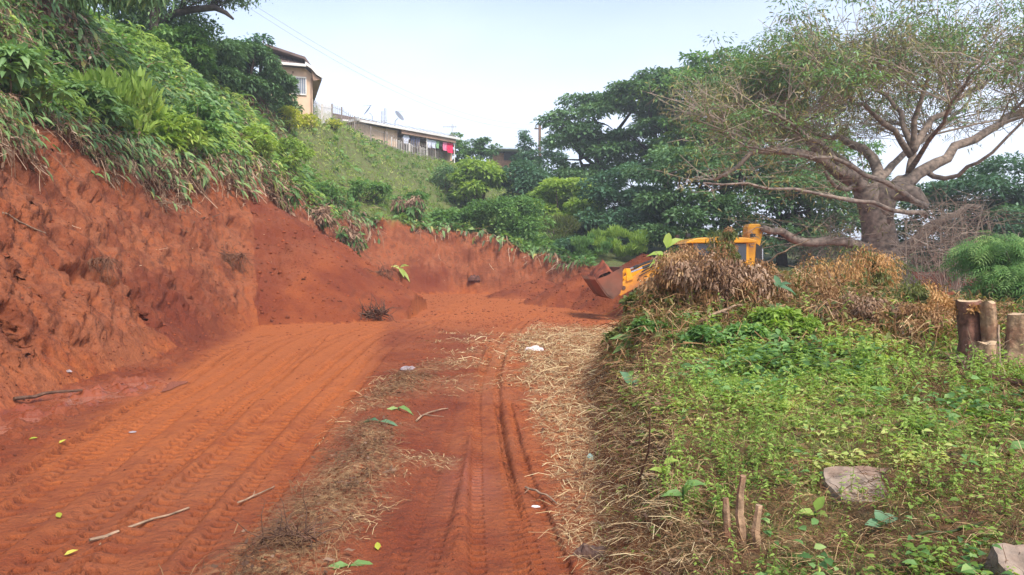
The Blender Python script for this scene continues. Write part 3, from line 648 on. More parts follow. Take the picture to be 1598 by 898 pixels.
# -- weeds on the right mound
def mound_cover():
    rt = lambda x, y, T: ((x > .3) & (y < 20) & (T['s'] > .03)) * 1.0
    # green density: lower on the steep near face and under the dead heap
    def green(x, y, z, s):
        g = sstep(.25, 1.0, s + .5 * fbm(x, y, None, 1.2, 3, 341)) * (.35 + .65 * sstep(-.25, .25, fbm(x, y, None, .9, 3, 343)))
        dead = np.exp(-(((x - 2.9) / 1.9) ** 2 + ((y - 10.2) / 1.6) ** 2)) + np.exp(-(((x - 6.2) / 2.4) ** 2 + ((y - 9.6) / 1.2) ** 2))
        nearface = (1 - sstep(3.3, 4.4, y)) * .6 * (1 - .6 * sstep(1.2, 2.4, x))
        return np.clip(g * (1 - .7 * dead) * (1 - nearface), .04, 1)
    q, nn, T = cover_pts(42000, 6, 46, 2.0, 20, lambda x, y, T: rt(x, y, T) * green(x, y, T['z'], T['s']) * (.08 + .92 * sstep(-.12, .22, fbm(x, y, None, 2.1, 3, 347))), .8); n = len(q); r = np.hypot(q[:, 0], q[:, 1])
    k = 5; sz = np.clip(.0092 * r, .036, .10)[:, None] * (.5 + .9 * rng.random((n, k)) ** 1.3)
    th = rng.random((n, k)) * 2 * math.pi; off = np.stack([np.cos(th), np.sin(th), .25 + 0 * th], -1); pos = q[:, None] + off * sz[..., None] * .25
    tall = np.clip(.45 + 1.3 * fbm(q[:, 0], q[:, 1], None, 1.9, 3, 349), .1, 1.6)[:, None]
    pos[:, :, 2] = q[:, None, 2] + (.01 + .15 * tall * rng.random((n, 1)) ** 1.3 * (.3 + .7 * rng.random((n, k)))) * np.clip(.6 + r / 12, 0, 1.4)[:, None]
    nr = np.stack([rng.normal(size=(n, k)) * .3, rng.normal(size=(n, k)) * .3, np.ones((n, k))], -1)
    t = np.clip(rng.random(n) * .7 + .15 + .8 * fbm(q[:, 0], q[:, 1], None, 1.1, 3, 345), 0, 1)
    f = lambda a: a.reshape(-1, a.shape[-1])
    o = mesh_obj('mound_weeds', leaves_mesh('mound_weeds', 'leaf', f(pos), f(off), f(nr), sz.ravel(), sz.ravel() * .62, .3, np.repeat(t, k)), leaf_bright); tag(o, 'low bright green weeds on the right hand mound', 'weeds', None, 'stuff')
    g = rng.random(n) < .05; m = g.sum(); k2 = 6; sz2 = np.clip(.013 * r[g], .05, .14)[:, None] * (.6 + .7 * rng.random((m, k2))); th = rng.random((m, k2)) * 6.283
    off = np.stack([np.cos(th), np.sin(th), .3 + .4 * rng.random((m, k2))], -1); pos = q[g][:, None] + off * .02; pos[:, :, 2] += .04 + .14 * rng.random((m, k2))
    o = mesh_obj('mound_broadleaf', leaves_mesh('mound_broadleaf', 'leaf', f(pos), f(off), unit(rng.normal(size=(m * k2, 3)) * .3 + np.array([0, -.2, 1])), sz2.ravel(), sz2.ravel() * .55, .4), leaf_mid); tag(o, 'larger green leaves dotted through the mound weeds', 'weeds', None, 'stuff')
    # grass
    q, nn, T = cover_pts(32000, 6, 46, 2.2, 20, lambda x, y, T: rt(x, y, T) * np.clip(green(x, y, T['z'], T['s']) * 1.1 + .1, 0, 1), .85); n = len(q); r = np.hypot(q[:, 0], q[:, 1]); k = 5
    pos = (q[:, None] + rng.normal(size=(n, k, 3)) * np.array([.03, .03, 0])).reshape(-1, 3); d = rand_dirs(n * k, .9, .6); rr = np.repeat(r, k)
    o = mesh_obj('mound_grass', leaves_mesh('mound_grass', 'blade', pos, d, rand_dirs(n * k, 0, 1), np.clip(.016 * rr, .05, .20) * (.4 + .9 * rng.random(n * k)), np.clip(.0011 * rr, .003, .014), .6), grass_far); tag(o, 'short tufts of grass on the right hand mound', 'grass', None, 'stuff')
    # dry stalks and mown thatch
    q, nn, T = cover_pts(120000, 4, 46, 2.2, 21, lambda x, y, T: rt(x, y, T) * (1 - .75 * green(x, y, T['z'], T['s'])), .8); n = len(q); r = np.hypot(q[:, 0], q[:, 1])
    d = rand_dirs(n, .15, .7) + np.array([-.1, 0, 0]); d[:, 2] = np.abs(d[:, 2]) * .6 - .08
    o = mesh_obj('mound_thatch', leaves_mesh('mound_thatch', 'straw', q + np.array([0, 0, 1]) * rng.random((n, 1)) * .05, d, rand_dirs(n, .6, .8), (.03 + .20 * rng.random(n) ** 2.5) * np.clip(r / 6, .7, 1.6), np.clip(.0007 * r, .0022, .009), .25), mat_leaf('thatch', [(0,(.07,.035,.02)),(.5,(.20,.105,.055)),(.85,(.36,.22,.11)),(1,(.58,.43,.23))], .1, .85, .1, 2.0)); tag(o, 'brown thatch of dead stalks on the right hand mound', 'dead grass', None, 'stuff')
mound_cover()
def tall_weeds():
    q, nn, T = cover_pts(9000, 6, 46, 2.4, 18, lambda x, y, T: ((x > .5) & (y < 18) & (T['s'] > .25)) * (.10 + .9 * sstep(.0, .35, fbm(x, y, None, 1.3, 3, 381))) * .55, .8); n = len(q); k = 9; r = np.hypot(q[:, 0], q[:, 1])
    h = (.08 + .24 * rng.random(n) ** 1.6) * np.clip(.6 + r / 14, .6, 1.3); lean = rng.normal(size=(n, 3)) * .25; lean[:, 2] = 1; t = (np.arange(k) + .5) / k
    pos = q[:, None] + lean[:, None] * (h[:, None] * t[None])[..., None]; th = rng.random((n, k)) * 6.283; d = np.stack([np.cos(th), np.sin(th), .5 - .5 * t[None] + 0 * th], -1)
    sz = (np.clip(.009 * r, .032, .09)[:, None] * (1.15 - .5 * t[None]) * (.6 + .6 * rng.random((n, k)))).ravel(); f = lambda a: a.reshape(-1, 3)
    a = leaves_mesh('a', 'leaf', f(pos), f(d), unit(rng.normal(size=(n * k, 3)) * .3 + np.array([0, -.3, 1])), sz, sz * .45, .4, np.repeat(np.clip(.2 + .6 * rng.random(n), 0, 1), k))
    b = leaves_mesh('b', 'straw', q, lean, rand_dirs(n, 0, 1), h, np.clip(.0008 * r, .003, .01), 0., np.full(n, .3))
    tag(mesh_obj('tall_weeds', join_meshes('tall_weeds', [a, b]), leaf_bright), 'taller upright leafy weeds standing out of the mound cover', 'weeds', None, 'stuff')
    q, nn, T = cover_pts(30000, 6, 46, 2.4, 19, lambda x, y, T: ((x > .5) & (T['s'] > .2)) * sstep(.05, .35, fbm(x, y, None, 1.0, 3, 383)) * .5, .8); n = len(q); r = np.hypot(q[:, 0], q[:, 1]); k = 4
    pos = (q[:, None] + rng.normal(size=(n, k, 3)) * np.array([.03, .03, 0])).reshape(-1, 3); rr = np.repeat(r, k)
    tag(mesh_obj('tall_grass', leaves_mesh('tall_grass', 'blade', pos, rand_dirs(n * k, 1.3, .55), rand_dirs(n * k, 0, 1), np.clip(.03 * rr, .09, .30) * (.4 + .8 * rng.random(n * k)), np.clip(.001 * rr, .003, .012), .6), grass_far), 'longer grass tufts on the mound', 'grass', None, 'stuff')
tall_weeds()

def dead_brush():
    def test(x, y, T):
        return ((x > .8) & (y < 17) & (y > 7.2) & (T['s'] > .15)) * np.clip(np.exp(-(((x - 3.0) / 2.1) ** 2 + ((y - 10.6) / 2.2) ** 2)) + np.exp(-(((x - 6.0) / 2.6) ** 2 + ((y - 9.8) / 1.4) ** 2)), 0, 1)
    q, nn, T = cover_pts(60000, 6, 46, 7, 17, test, 1.0); n = len(q)
    hb = .05 + .40 * np.clip(.5 + fbm(q[:, 0], q[:, 1], None, 1.3, 3, 361), 0, 1)
    pos = q + np.array([0, 0, 1]) * (rng.random(n) * hb)[:, None]; d = rand_dirs(n, .1, .8)
    tag(mesh_obj('dead_brush', leaves_mesh('dead_brush', 'straw', pos, d, rand_dirs(n, 0, 1), .12 + .35 * rng.random(n) ** 1.6, .006 + .006 * rng.random(n), .5), leaf_dead), 'tangle of dry stalks heaped on the crest of the mound', 'dead plants', None, 'stuff')
    g = rng.random(n) < .30; m = g.sum(); tag(mesh_obj('mixed_creeper', leaves_mesh('mixed_creeper', 'leaf', pos[g] + np.array([0, 0, .03]), rand_dirs(m, 0, .8), rand_dirs(m, 1, .6), .07 + .05 * rng.random(m), .045, .4), leaf_olive), 'olive creeper leaves growing through the dead brush', 'creeper', None, 'stuff')
dead_brush()

# ================================================================== plants that one can point to
def bush(name, label, cat, base, rad, h, n, leaf, mat, shape='diamond', aspect=.5, group=None, pads=26, stems=6, droop=.25, padr=.34, up=.9, low=.05, stem_mat=None, padflat=.55, tintk=.0, hang=0., mix=None):
    """a shrub or small tree whose crown is made of leafy pads over an uneven shell"""
    root = empty(name, base, label, cat, group)
    rad = np.array([rad, rad * .85, h * .5]) if not hasattr(rad, '__len__') else np.array([rad[0], rad[1], h * .5])
    c = np.array([0, 0, h * (.5 + low)])
    u = rand_dirs(pads, .25, 1.0); sc = .55 + .45 * rng.random((pads, 1)) ** .6
    pc = c + u * rad * sc * (1 - padr * .45); pc[:, 2] = np.maximum(pc[:, 2], h * .12)
    pr = padr * min(rad[0], rad[2]) * (.65 + .7 * rng.random(pads)) * 1.25
    w = pr ** 2; idx = rng.choice(pads, n, p=w / w.sum()); v = rand_dirs(n, .45, 1.0)
    pos = pc[idx] + v * pr[idx][:, None] * np.array([1, 1, padflat]) * (.55 + .5 * rng.random((n, 1)))
    pos += .05 * rng.normal(size=(n, 3)) * pr[idx][:, None]
    if up > 5: d = unit(v * .3 + np.array([0, 0, 1]) + rng.normal(size=(n, 3)) * .2); nr = rand_dirs(n, 0, 1)
    else: d = unit(v * np.array([1, 1, .4]) + rng.normal(size=(n, 3)) * .35); nr = unit(v * .5 + np.array([0, 0, up]) + rng.normal(size=(n, 3)) * .35)
    if hang: d = unit(v * .5 + rng.normal(size=(n, 3)) * .5 + np.array([0, 0, -hang])); nr = unit(v + rng.normal(size=(n, 3)) * .5)
    L = leaf * (.6 + .8 * rng.random(n)); tpad = rng.random(pads); t = np.clip(.45 * rng.random(n) + .35 * tpad[idx] + .12 + tintk, 0, 1)
    if mix is not None:
        c_ = fbm(pos[:, 0] + base[0], pos[:, 1] + base[1], pos[:, 2], 3.5, 2, 371) > .12; L = np.where(rng.random(n) < .3, L * 1.25, L)
        mesh_obj('other_leaves', leaves_mesh('other_leaves', 'leaf', pos[c_], d[c_], nr[c_], L[c_], L[c_] * .5, droop, t[c_]), mix, root); pos, d, nr, L, t = pos[~c_], d[~c_], nr[~c_], L[~c_], t[~c_]
    mesh_obj('foliage', leaves_mesh('foliage', shape, pos, d, nr, L, L * aspect, droop, t), mat, root)
    b = MB()
    for k in range(min(stems, pads)):
        e = pc[k]; s0 = np.array([rng.normal() * .08 * rad[0], rng.normal() * .08 * rad[0], -.15]); mid = (s0 + e) / 2 + np.array([0, 0, h * .08]); r0 = .018 * h + .008
        b.tube([s0, mid, e], [r0, r0 * .7, r0 * .3], 5)
    if stems: b.build('stem', stem_mat or bark, root, smooth=True)
    return root

def tree(label, base, trunk_h, lobes, n, leaf, mat, tr=.3, name='tree', group=None, cat='tree', bmat=None, shape='diamond', aspect=.55, pads=14, padflat=.5, padr=.36, droop=.2, lean=(0, 0), up=1.0):
    """lobes: (dx, dy, z, rx, rz) crown masses relative to the base"""
    root = empty(name, base, label, cat, group)
    b = MB(); top = Vector((lean[0], lean[1], trunk_h))
    b.tube([(0,0,-.4), (0,0,.1), Vector((lean[0]*.4, lean[1]*.4, trunk_h*.5)), top], [tr*1.5, tr*1.15, tr*.85, tr*.7], 9, wob=.06)
    P_, D_, N_, L_, T_ = [], [], [], [], []
    tot = sum(l[3] ** 2 for l in lobes)
    for (dx, dy, z, rx, rz) in lobes:
        c = np.array([dx, dy, z]); cv = Vector((dx, dy, z)); mid = (top + cv) / 2 + Vector((rng.normal()*.3, rng.normal()*.3, -.1*rz)); rr = tr * .55 * min(1, .35 + rx / 6)
        b.tube([top - Vector((0,0,.15)), mid, cv], [rr, rr*.7, rr*.4], 6, wob=.05)
        u = rand_dirs(pads, .35, 1.0); pc = c + u * np.array([rx, rx, rz]) * (.60 + .36 * rng.random((pads, 1)))
        for k in range(0, pads, 2):
            e = Vector(pc[k]); b.tube([cv, (cv + e) / 2 + Vector((0, 0, .08 * rz)), e], [rr*.35, rr*.22, rr*.1], 4)
        pr = padr * math.sqrt(rx * rz) * (.6 + .8 * rng.random(pads)); m = max(20, int(n * rx ** 2 / tot)); w = pr ** 2; idx = rng.choice(pads, m, p=w / w.sum()); v = rand_dirs(m, .5, 1.0)
        pos = pc[idx] + v * pr[idx][:, None] * np.array([1.25, 1.25, padflat]) * (.5 + .55 * rng.random((m, 1)))
        P_.append(pos); D_.append(unit(v * np.array([1, 1, .3]) + rng.normal(size=(m, 3)) * .4)); N_.append(unit(v * .5 + np.array([0, 0, up]) + rng.normal(size=(m, 3)) * .35))
        L_.append(leaf * (.55 + .9 * rng.random(m))); tp = rng.random(pads); T_.append(np.clip(.4 * rng.random(m) + .4 * tp[idx] + .1, 0, 1))
    L = np.concatenate(L_)
    b.build('trunk', bmat or bark_dark, root, smooth=True)
    mesh_obj('crown', leaves_mesh('crown', shape, np.concatenate(P_), np.concatenate(D_), np.concatenate(N_), L, L * aspect, droop, np.concatenate(T_)), mat, root)
    return root
def on(px, py): return hit(px, py)[0]
def at(px, d, dz=0):
    """ground point on the bearing of px at depth d"""
    x = (px - 799) / F * d; g = drop(x, d)[0]; return g + np.array([0, 0, dz])
def crown(base, items):
    """lobes given as (px, py, depth, rx, rz)"""
    out = []
    for px, py, d, rx, rz in items:
        p = P(px, py, d) - base; out.append((p[0], p[1], p[2], rx, rz))
    return out

# -- trees behind, left to right
g_bg = 'trees behind the excavation'
b_ = at(930, 62); tree('tall dark evergreen tree with domed top left of the spreading tree', b_, 5, crown(b_, [(905,250,62,3.6,3.2),(930,190,62,3.4,2.6),(985,175,63,4.0,2.4),(955,280,61,4.2,3),(900,300,60,3,2.4),(880,205,62,2.0,1.8)]), 26000, .34, leaf_dark, .5, group=g_bg, padflat=.42)
b_ = at(1040, 58); tree('broad dark tree with flat layered crown rising behind the digger cab', b_, 6, crown(b_, [(1010,150,58,3.4,1.6),(1050,150,59,3.8,1.8),(1085,140,58,3,1.8),(1045,215,57,3.4,1.6),(1000,225,58,2.6,1.2),(1100,200,58,3.6,2.6)]), 24000, .32, leaf_dark, .5, group=g_bg, padflat=.36)
b_ = at(1130, 52); tree('mid green tree whose crown meets the left side of the spreading tree', b_, 5, crown(b_, [(1110,125,52,2.8,2),(1150,130,53,3.0,2.0),(1080,215,52,2.6,1.8),(1130,215,51,3.4,2.4),(1180,170,52,3.2,2.4)]), 20000, .28, leaf_mid, .4, group=g_bg)
b_ = at(975, 50); tree('rounded green bush tree left of the digger bucket in front of the dark trees', b_, 2.5, crown(b_, [(985,290,50,2.4,1.8),(960,330,49,2.2,1.6),(1010,330,49,2.6,1.8),(1000,360,48,2.6,1.4),(940,300,50,1.5,1.2)]), 18000, .24, leaf_blue, .22, group=g_bg)
b_ = at(1080, 46); tree('shadowy leafy tree directly behind the digger roof', b_, 3, crown(b_, [(1060,280,46,3.0,2.2),(1100,300,46,3.0,2.4),(1050,345,45,2.8,1.6),(1120,350,45,2.8,1.8),(1150,290,46,2.8,2.4)]), 24000, .24, leaf_dark, .3, group=g_bg)
b_ = at(1220, 44); tree('dense dark tree seen under the low boughs of the spreading tree', b_, 3, crown(b_, [(1200,300,44,3,2.4),(1240,330,44,3,2.2),(1290,310,44,3,2.4),(1220,380,43,2.8,1.5),(1290,380,43,2.8,1.5),(1330,340,45,2.6,2.4)]), 24000, .24, leaf_dark, .3, group=g_bg)
b_ = at(1480, 46); tree('dark hedge like tree behind the trunk of the spreading tree', b_, 2, crown(b_, [(1440,390,42,3.2,1.7),(1500,385,43,3.6,1.8),(1560,390,42,3,1.8),(1420,440,40,2,1.0),(1480,440,40,2.4,1.0),(1540,440,40,2.4,1.0),(1350,400,43,2.4,1.4)]), 24000, .22, leaf_dark, .25, group=g_bg)
b_ = at(1530, 40); tree('soft feathery green tree low on the right behind the bare twigs', b_, 3, crown(b_, [(1500,320,40,2.6,1.5),(1560,300,40,3,1.6),(1590,350,39,2.6,1.5),(1530,350,39,2.4,1.2),(1460,330,41,1.8,1.2)]), 17000, .22, leaf_blue, .2, group=g_bg)
b_ = at(1262, 49); tree('far tree glimpsed through the middle of the spreading tree', b_, 5, crown(b_, [(1250,250,49,3,2),(1310,260,50,2.6,1.8),(1210,230,49,2.6,2)]), 9000, .26, leaf_mid, .3, group=g_bg)
# -- small trees on the skyline
g_sk = 'small trees on the skyline'
b_ = at(714, 74); tree('small round tree touching the right end of the veranda house', b_, 1.5, crown(b_, [(712,228,74,1.2,1.3),(722,245,74,1.1,1.0)]), 2600, .24, leaf_mid, .12, group=g_sk, pads=9)
b_ = at(750, 74); tree('small domed tree between the veranda house and the far roof', b_, 1.8, crown(b_, [(742,230,74,1.2,.9),(758,228,74,1.3,.9),(750,240,73.5,1.3,.8)]), 3200, .24, leaf_dark, .12, group=g_sk, pads=9)
b_ = at(820, 70); tree('narrow creeper covered tree left of the wooden pole', b_, 2, crown(b_, [(820,218,70,.75,1.0),(820,235,70,1.1,1.1),(822,255,70,1.5,1.0)]), 3600, .22, leaf_blue, .12, group=g_sk, pads=9)
b_ = at(858, 70); tree('thin loose tree right of the wooden pole', b_, 2, crown(b_, [(855,232,70,1.1,.9),(862,250,70,1.4,.9)]), 1600, .24, leaf_blue, .1, group=g_sk, pads=9)
# -- bushes of the middle distance
g_mb = 'bushes on the far slope'
bush('shrub', 'bright green broad leaved bush below the veranda house end', 'bush', at(742, 60), 2.4, 4.2, 7500, .34, leaf_bright, aspect=.6, group=g_mb, padflat=.4)
bush('shrub', 'yellow topped green bush tree above the end of the red bank', 'bush', at(878, 54), 2.7, 4.3, 8500, .32, leaf_bright, aspect=.6, group=g_mb, padflat=.38, tintk=.05)
bush('shrub', 'grey green tall bush between the bright bush and the yellow topped one', 'bush', at(822, 60), 2.3, 5.0, 7500, .28, leaf_blue, aspect=.55, group=g_mb)
bush('shrub', 'dark narrow bush at the foot of the veranda fence', 'bush', at(697, 62), 1.1, 2.2, 1600, .2, leaf_dark, group=g_mb)
bush('shrub', 'dull bush with straw coloured stems under the yellow topped one', 'bush', at(868, 48), 1.5, 2.0, 2500, .26, leaf_olive, 'blade', .12, group=g_mb, up=9)
bush('shrub', 'grey leaved bush beneath the tall dark tree', 'bush', at(930, 54), 1.9, 2.6, 5000, .24, leaf_blue, group=g_mb)
bush('shrub', 'yellow speckled bush beneath the tall dark tree', 'bush', at(912, 56), 1.3, 3.0, 2200, .22, leaf_olive, group=g_mb)
bush('shrub', 'light green grassy bush above the heap of red earth', 'bush', at(965, 44), 2.3, 1.7, 6000, .30, leaf_bright, 'blade', .14, group=g_mb, up=9, stems=0)
bush('shrub', 'blue green bush at the right end of the cut bank', 'bush', at(893, 44), 1.1, 1.2, 2200, .18, leaf_blue, group=g_mb)
bush('shrub', 'olive grassy bush left of the heap of red earth', 'bush', at(925, 43), 1.6, 1.4, 3000, .28, leaf_mid, 'blade', .14, group=g_mb, up=9, stems=0)
b_ = at(792, 46.2); bush('creeper_mound', 'dense mound of creeper leaves over the far end of the cut bank', 'creeper', b_ + np.array([0, 0, -.3]), (3.0, 2.2), 3.0, 15000, .15, leaf_mid, 'diamond', .75, pads=46, padr=.3, low=-.05, stems=0, padflat=.8)
b_ = at(722, 47.5); bush('creeper_mound', 'low spread of creeper leaves left of the dense mound', 'creeper', b_ + np.array([0, 0, -.3]), (3.0, 2.0), 1.8, 10000, .16, leaf_mid, 'diamond', .75, pads=40, padr=.3, low=-.05, stems=0, padflat=.8)
# -- bushes and tall weeds along the top of the left hill
g_hb = 'bushes on the left hillside'
HB = [
 (415, 43, 1.7, 2.5, 6500, .22, leaf_dark, 'dark bush hiding the left end of the house wall'),
 (448, 46, .9, 1.7, 2600, .18, leaf_dark, 'dark bush directly below the house window'),
 (385, 40, 2.2, 3.0, 9000, .22, leaf_dark, 'large dark bush between the arching bough and the house'),
 (338, 37, 1.9, 2.4, 7500, .20, leaf_dark, 'dark bush under the arching bough'),
 (405, 41, 1.1, 4.3, 1100, .26, leaf_blue, 'thin topped sapling standing above the dark bushes'),
 (290, 33, 1.7, 2.2, 4500, .20, leaf_mid, 'mid green bush under the old tree'),
 (300, 25, 1.2, 1.3, 1700, .20, leaf_mid, 'low leafy bush above the spoil fan'),
 (390, 30, 1.4, 1.4, 1900, .20, leaf_bright, 'bright leafy bush midway up the hill below the dark bushes'),
 (445, 36, 1.6, 1.5, 2200, .20, leaf_bright, 'bright leafy bush on the slope left of the open grass'),
 (500, 40, 1.5, 1.2, 2000, .18, leaf_mid, 'creeping bush on the slope beside the open grass'),
 (575, 45, 1.8, 1.2, 2600, .18, leaf_mid, 'creeping bush just above the middle of the cut bank'),
 (640, 47.5, 1.6, 1.4, 2400, .18, leaf_mid, 'leafy bush beside the dead clump on the brink'),
 (130, 19, 1.2, 1.3, 1300, .26, leaf_droop, 'large leaved bush with drooping dull leaves at upper left'),
 (20, 15.5, 1.2, 1.4, 1200, .26, leaf_droop, 'large leaved bush at the left edge of the picture'),
]
for (px, d, rad, h, n, lf, mt, lab) in HB:
    bush('shrub', lab, 'bush', at(px, d), rad, h, n, lf, mt, 'leaf' if d < 26 else 'diamond', .5, group=g_hb, droop=.35, pads=22)
bush('shrub', 'bright lance leaved plant clump crowning the hill at upper left', 'plant', at(195, 20.5), 1.1, 2.1, 1700, .36, leaf_bright, 'blade', .22, group=g_hb, up=9)
bush('shrub', 'bright lance leaved clump below the orange flower', 'plant', at(255, 22), 1.1, 1.5, 1500, .30, leaf_bright, 'leaf', .3, group=g_hb)
bush('shrub', 'yellow leaved bush in front of the house corner', 'bush', at(452, 45) , .7, 1.5, 500, .2, yellow_leaf, group=g_hb)
bush('shrub', 'yellow leaved bush at the foot of the white palings', 'bush', at(482, 48), .9, .9, 600, .2, yellow_leaf, group=g_hb)
bush('shrub', 'yellow leaved bush against the dark railing', 'bush', at(522, 53), .6, .8, 350, .18, yellow_leaf, group=g_hb)
for px, py, lab in [(273, 73, 'orange red flower on the leafy hillside near the top'), (372, 185, 'red flower low on the leafy hillside')]:
    p = on(px, py + 6) ; root = empty('flower', p, lab, 'flower', 'red flowers on the hillside'); b = MB()
    for k in range(6):
        a = k * math.pi / 3; b.add([(0,0,.55),(.10*math.cos(a-.4),.10*math.sin(a-.4),.62),(.2*math.cos(a),.2*math.sin(a),.60),(.10*math.cos(a+.4),.10*math.sin(a+.4),.62)], [(0,1,2,3)])
    b.build('petals', flower_mat, root); MB().tube([(0,0,-.05),(0.02,0,.3),(0,0,.56)], .012, 5).build('stem', leaf_mid, root)

# -- dead clumps on the brink
g_dc = 'dead clumps on the brink of the cut'
for (px, d, rad, h, n, lab) in [(540, 37, .8, 1.6, 1100, 'dead brown clump hanging where the bank turns the corner'), (637, 45.3, 1.2, 1.7, 1500, 'dark dead clump on the brink above the middle of the far bank'), (430, 28.5, 1.0, 1.0, 1300, 'dead stems bunched on the brink above the spoil fan'), (490, 32.5, .9, 1.0, 1100, 'dead stems on the brink halfway along the cut')]:
    bush('dead_shrub', lab, 'dead bush', at(px, d, -.3), rad, h * .9, n * 2, .24, leaf_dead_grey, 'curl', .28, group=g_dc, hang=.5, mix=leaf_mid, droop=.5, stems=8, stem_mat=stick_mat)
g_bd = 'dead shrubs on the right hand mound'
DS = [  # px, depth, radius, height, n, leaf, material, label
 (1085, 9.2, .66, .76, 3600, .075, leaf_dead, 'tall rusty brown dead bush in the middle of the mound'),
 (1170, 9.4, .55, .56, 2200, .075, leaf_dead, 'rusty dead bush right of the tallest dead bush'),
 (1040, 9.6, .42, .42, 1800, .07, leaf_olive, 'half dead olive bush left of the tallest dead bush'),
 (1062, 12.2, .36, .84, 1100, .08, leaf_olive, 'dead bush in front of the digger windscreen'),
 (1137, 12.2, .17, 1.22, 1000, .08, leaf_dead, 'narrow dead bush draped between the digger cab and its boom'),
 (1118, 13.0, .26, 1.22, 500, .08, leaf_olive, 'tangled olive bush top over the back of the cab'),
 (1225, 10.5, .60, .36, 1700, .075, leaf_dead, 'wide low dead bush below the digger boom'),
 (1255, 9.8, .5, .5, 1200, .07, leaf_dead, 'greyish dead bush where the boulders of soil show'),
 (1300, 12.0, .6, .75, 1600, .08, leaf_dead_orange, 'orange dead bush left of the big trunk'),
 (1352, 12.2, .45, .95, 1700, .08, leaf_dead_orange, 'tall orange dead bush in front of the big trunk'),
 (1385, 12.6, .40, .75, 900, .08, leaf_olive, 'yellow green bush right beside the tall orange one'),
 (1432, 9.6, .32, .5, 900, .07, leaf_dead_orange, 'small orange dead bush in front of the bare red soil'),
 (1473, 8.6, .40, .42, 1400, .065, leaf_dead_orange, 'orange dead bush just left of the sawn stumps'),
 (1420, 8.4, .55, .36, 1800, .065, leaf_dead, 'low spread of rusty bracken left of the stumps'),
 (1335, 8.8, .6, .36, 1800, .065, leaf_dead, 'low spread of rusty bracken below the tall orange bush'),
 (1112, 11.3, .34, .62, 1300, .08, leaf_dead, 'rusty dead bush covering the lower half of the digger cab'),
 (1075, 16, .28, 1.2, 350, .09, leaf_dead_orange, 'little orange dead sprig standing above the digger roof'),
]
for (px, d, rad, h, n, lf, mt, lab) in DS:
    bush('dead_shrub', lab, 'dead bush', at(px, d, -.03), rad, h * 1.15, int(n * 2.5), lf * .56, mt, 'curl', .42, group=g_bd, droop=.5, stems=16, mix=(leaf_olive if rng.random() < .7 else leaf_dead_grey), stem_mat=stick_mat, pads=34, padflat=1.1, up=.2, low=-.04, padr=.34, hang=.7)
# fresh leafy bushes on the mound
g_gb = 'green bushes on the right hand mound'
for (px, d, rad, h, n, lf, mt, lab) in [
 (1225, 8.0, .42, .34, 1300, .075, leaf_bright, 'bright green nettle bush in the middle of the mound'),
 (1170, 7.6, .35, .26, 800, .07, leaf_mid, 'small green bush in front of the rusty dead bushes'),
 (1015, 8.3, .35, .20, 700, .07, leaf_mid, 'small green bush at the left brow of the mound'),
 (1090, 7.5, .4, .22, 800, .06, leaf_mid, 'low green bush below the tallest dead bush'),
 (1380, 9.4, .35, .30, 700, .06, leaf_bright, 'yellow green bush left of the low bracken'),
 (1205, 13.2, .5, .36, 1000, .09, leaf_mid, 'dull green bush at the foot of the digger boom'),
 (985, 9.2, .35, .22, 700, .08, leaf_olive, 'olive grassy bush on the left shoulder of the mound'),
 (1010, 10.2, .36, .36, 600, .08, leaf_olive, 'olive bush under the loader arm')]:
    bush('shrub', lab, 'bush', at(px, d, -.02), rad, h, n, lf, mt, 'leaf', .6, group=g_gb, pads=14, stems=5)

# feathery bush at the right edge
def feather_bush():
    base = at(1600, 13.5); root = empty('shrub', base, 'feathery blue green bush leaning in from the right edge behind the stumps', 'bush'); n = 2600
    c = P(1615, 430, 13.5) - base; pads = rand_dirs(48, .2, 1) * np.array([1.3, 1.1, .85]) * (.35 + .75 * rng.random((48, 1))); ix = rng.integers(0, 48, n); u = rand_dirs(n, .4, 1); pos = c + pads[ix] + u * np.array([.34, .34, .20]) * (.2 + .9 * rng.random((n, 1)))
    d = unit(u * np.array([1, 1, .1]) + np.array([-.35, -.2, -.1]) + rng.normal(size=(n, 3)) * .25)
    mesh_obj('foliage', leaves_mesh('foliage', 'frond', pos, d, unit(np.array([0, -.2, 1]) + rng.normal(size=(n, 3)) * .3), .26 + .16 * rng.random(n), .24 + .1 * rng.random(n), .45), leaf_mid, root)
    b = MB()
    for k in range(10):
        e = c + rand_dirs(1, .3)[0] * np.array([1, 1, .6]); b.tube([(rng.normal()*.06, rng.normal()*.06, -.1), e * .5 + np.array([0, 0, .15]), e], [.03, .02, .008], 5)
    b.build('stem', bark_light, root, smooth=True)
feather_bush()

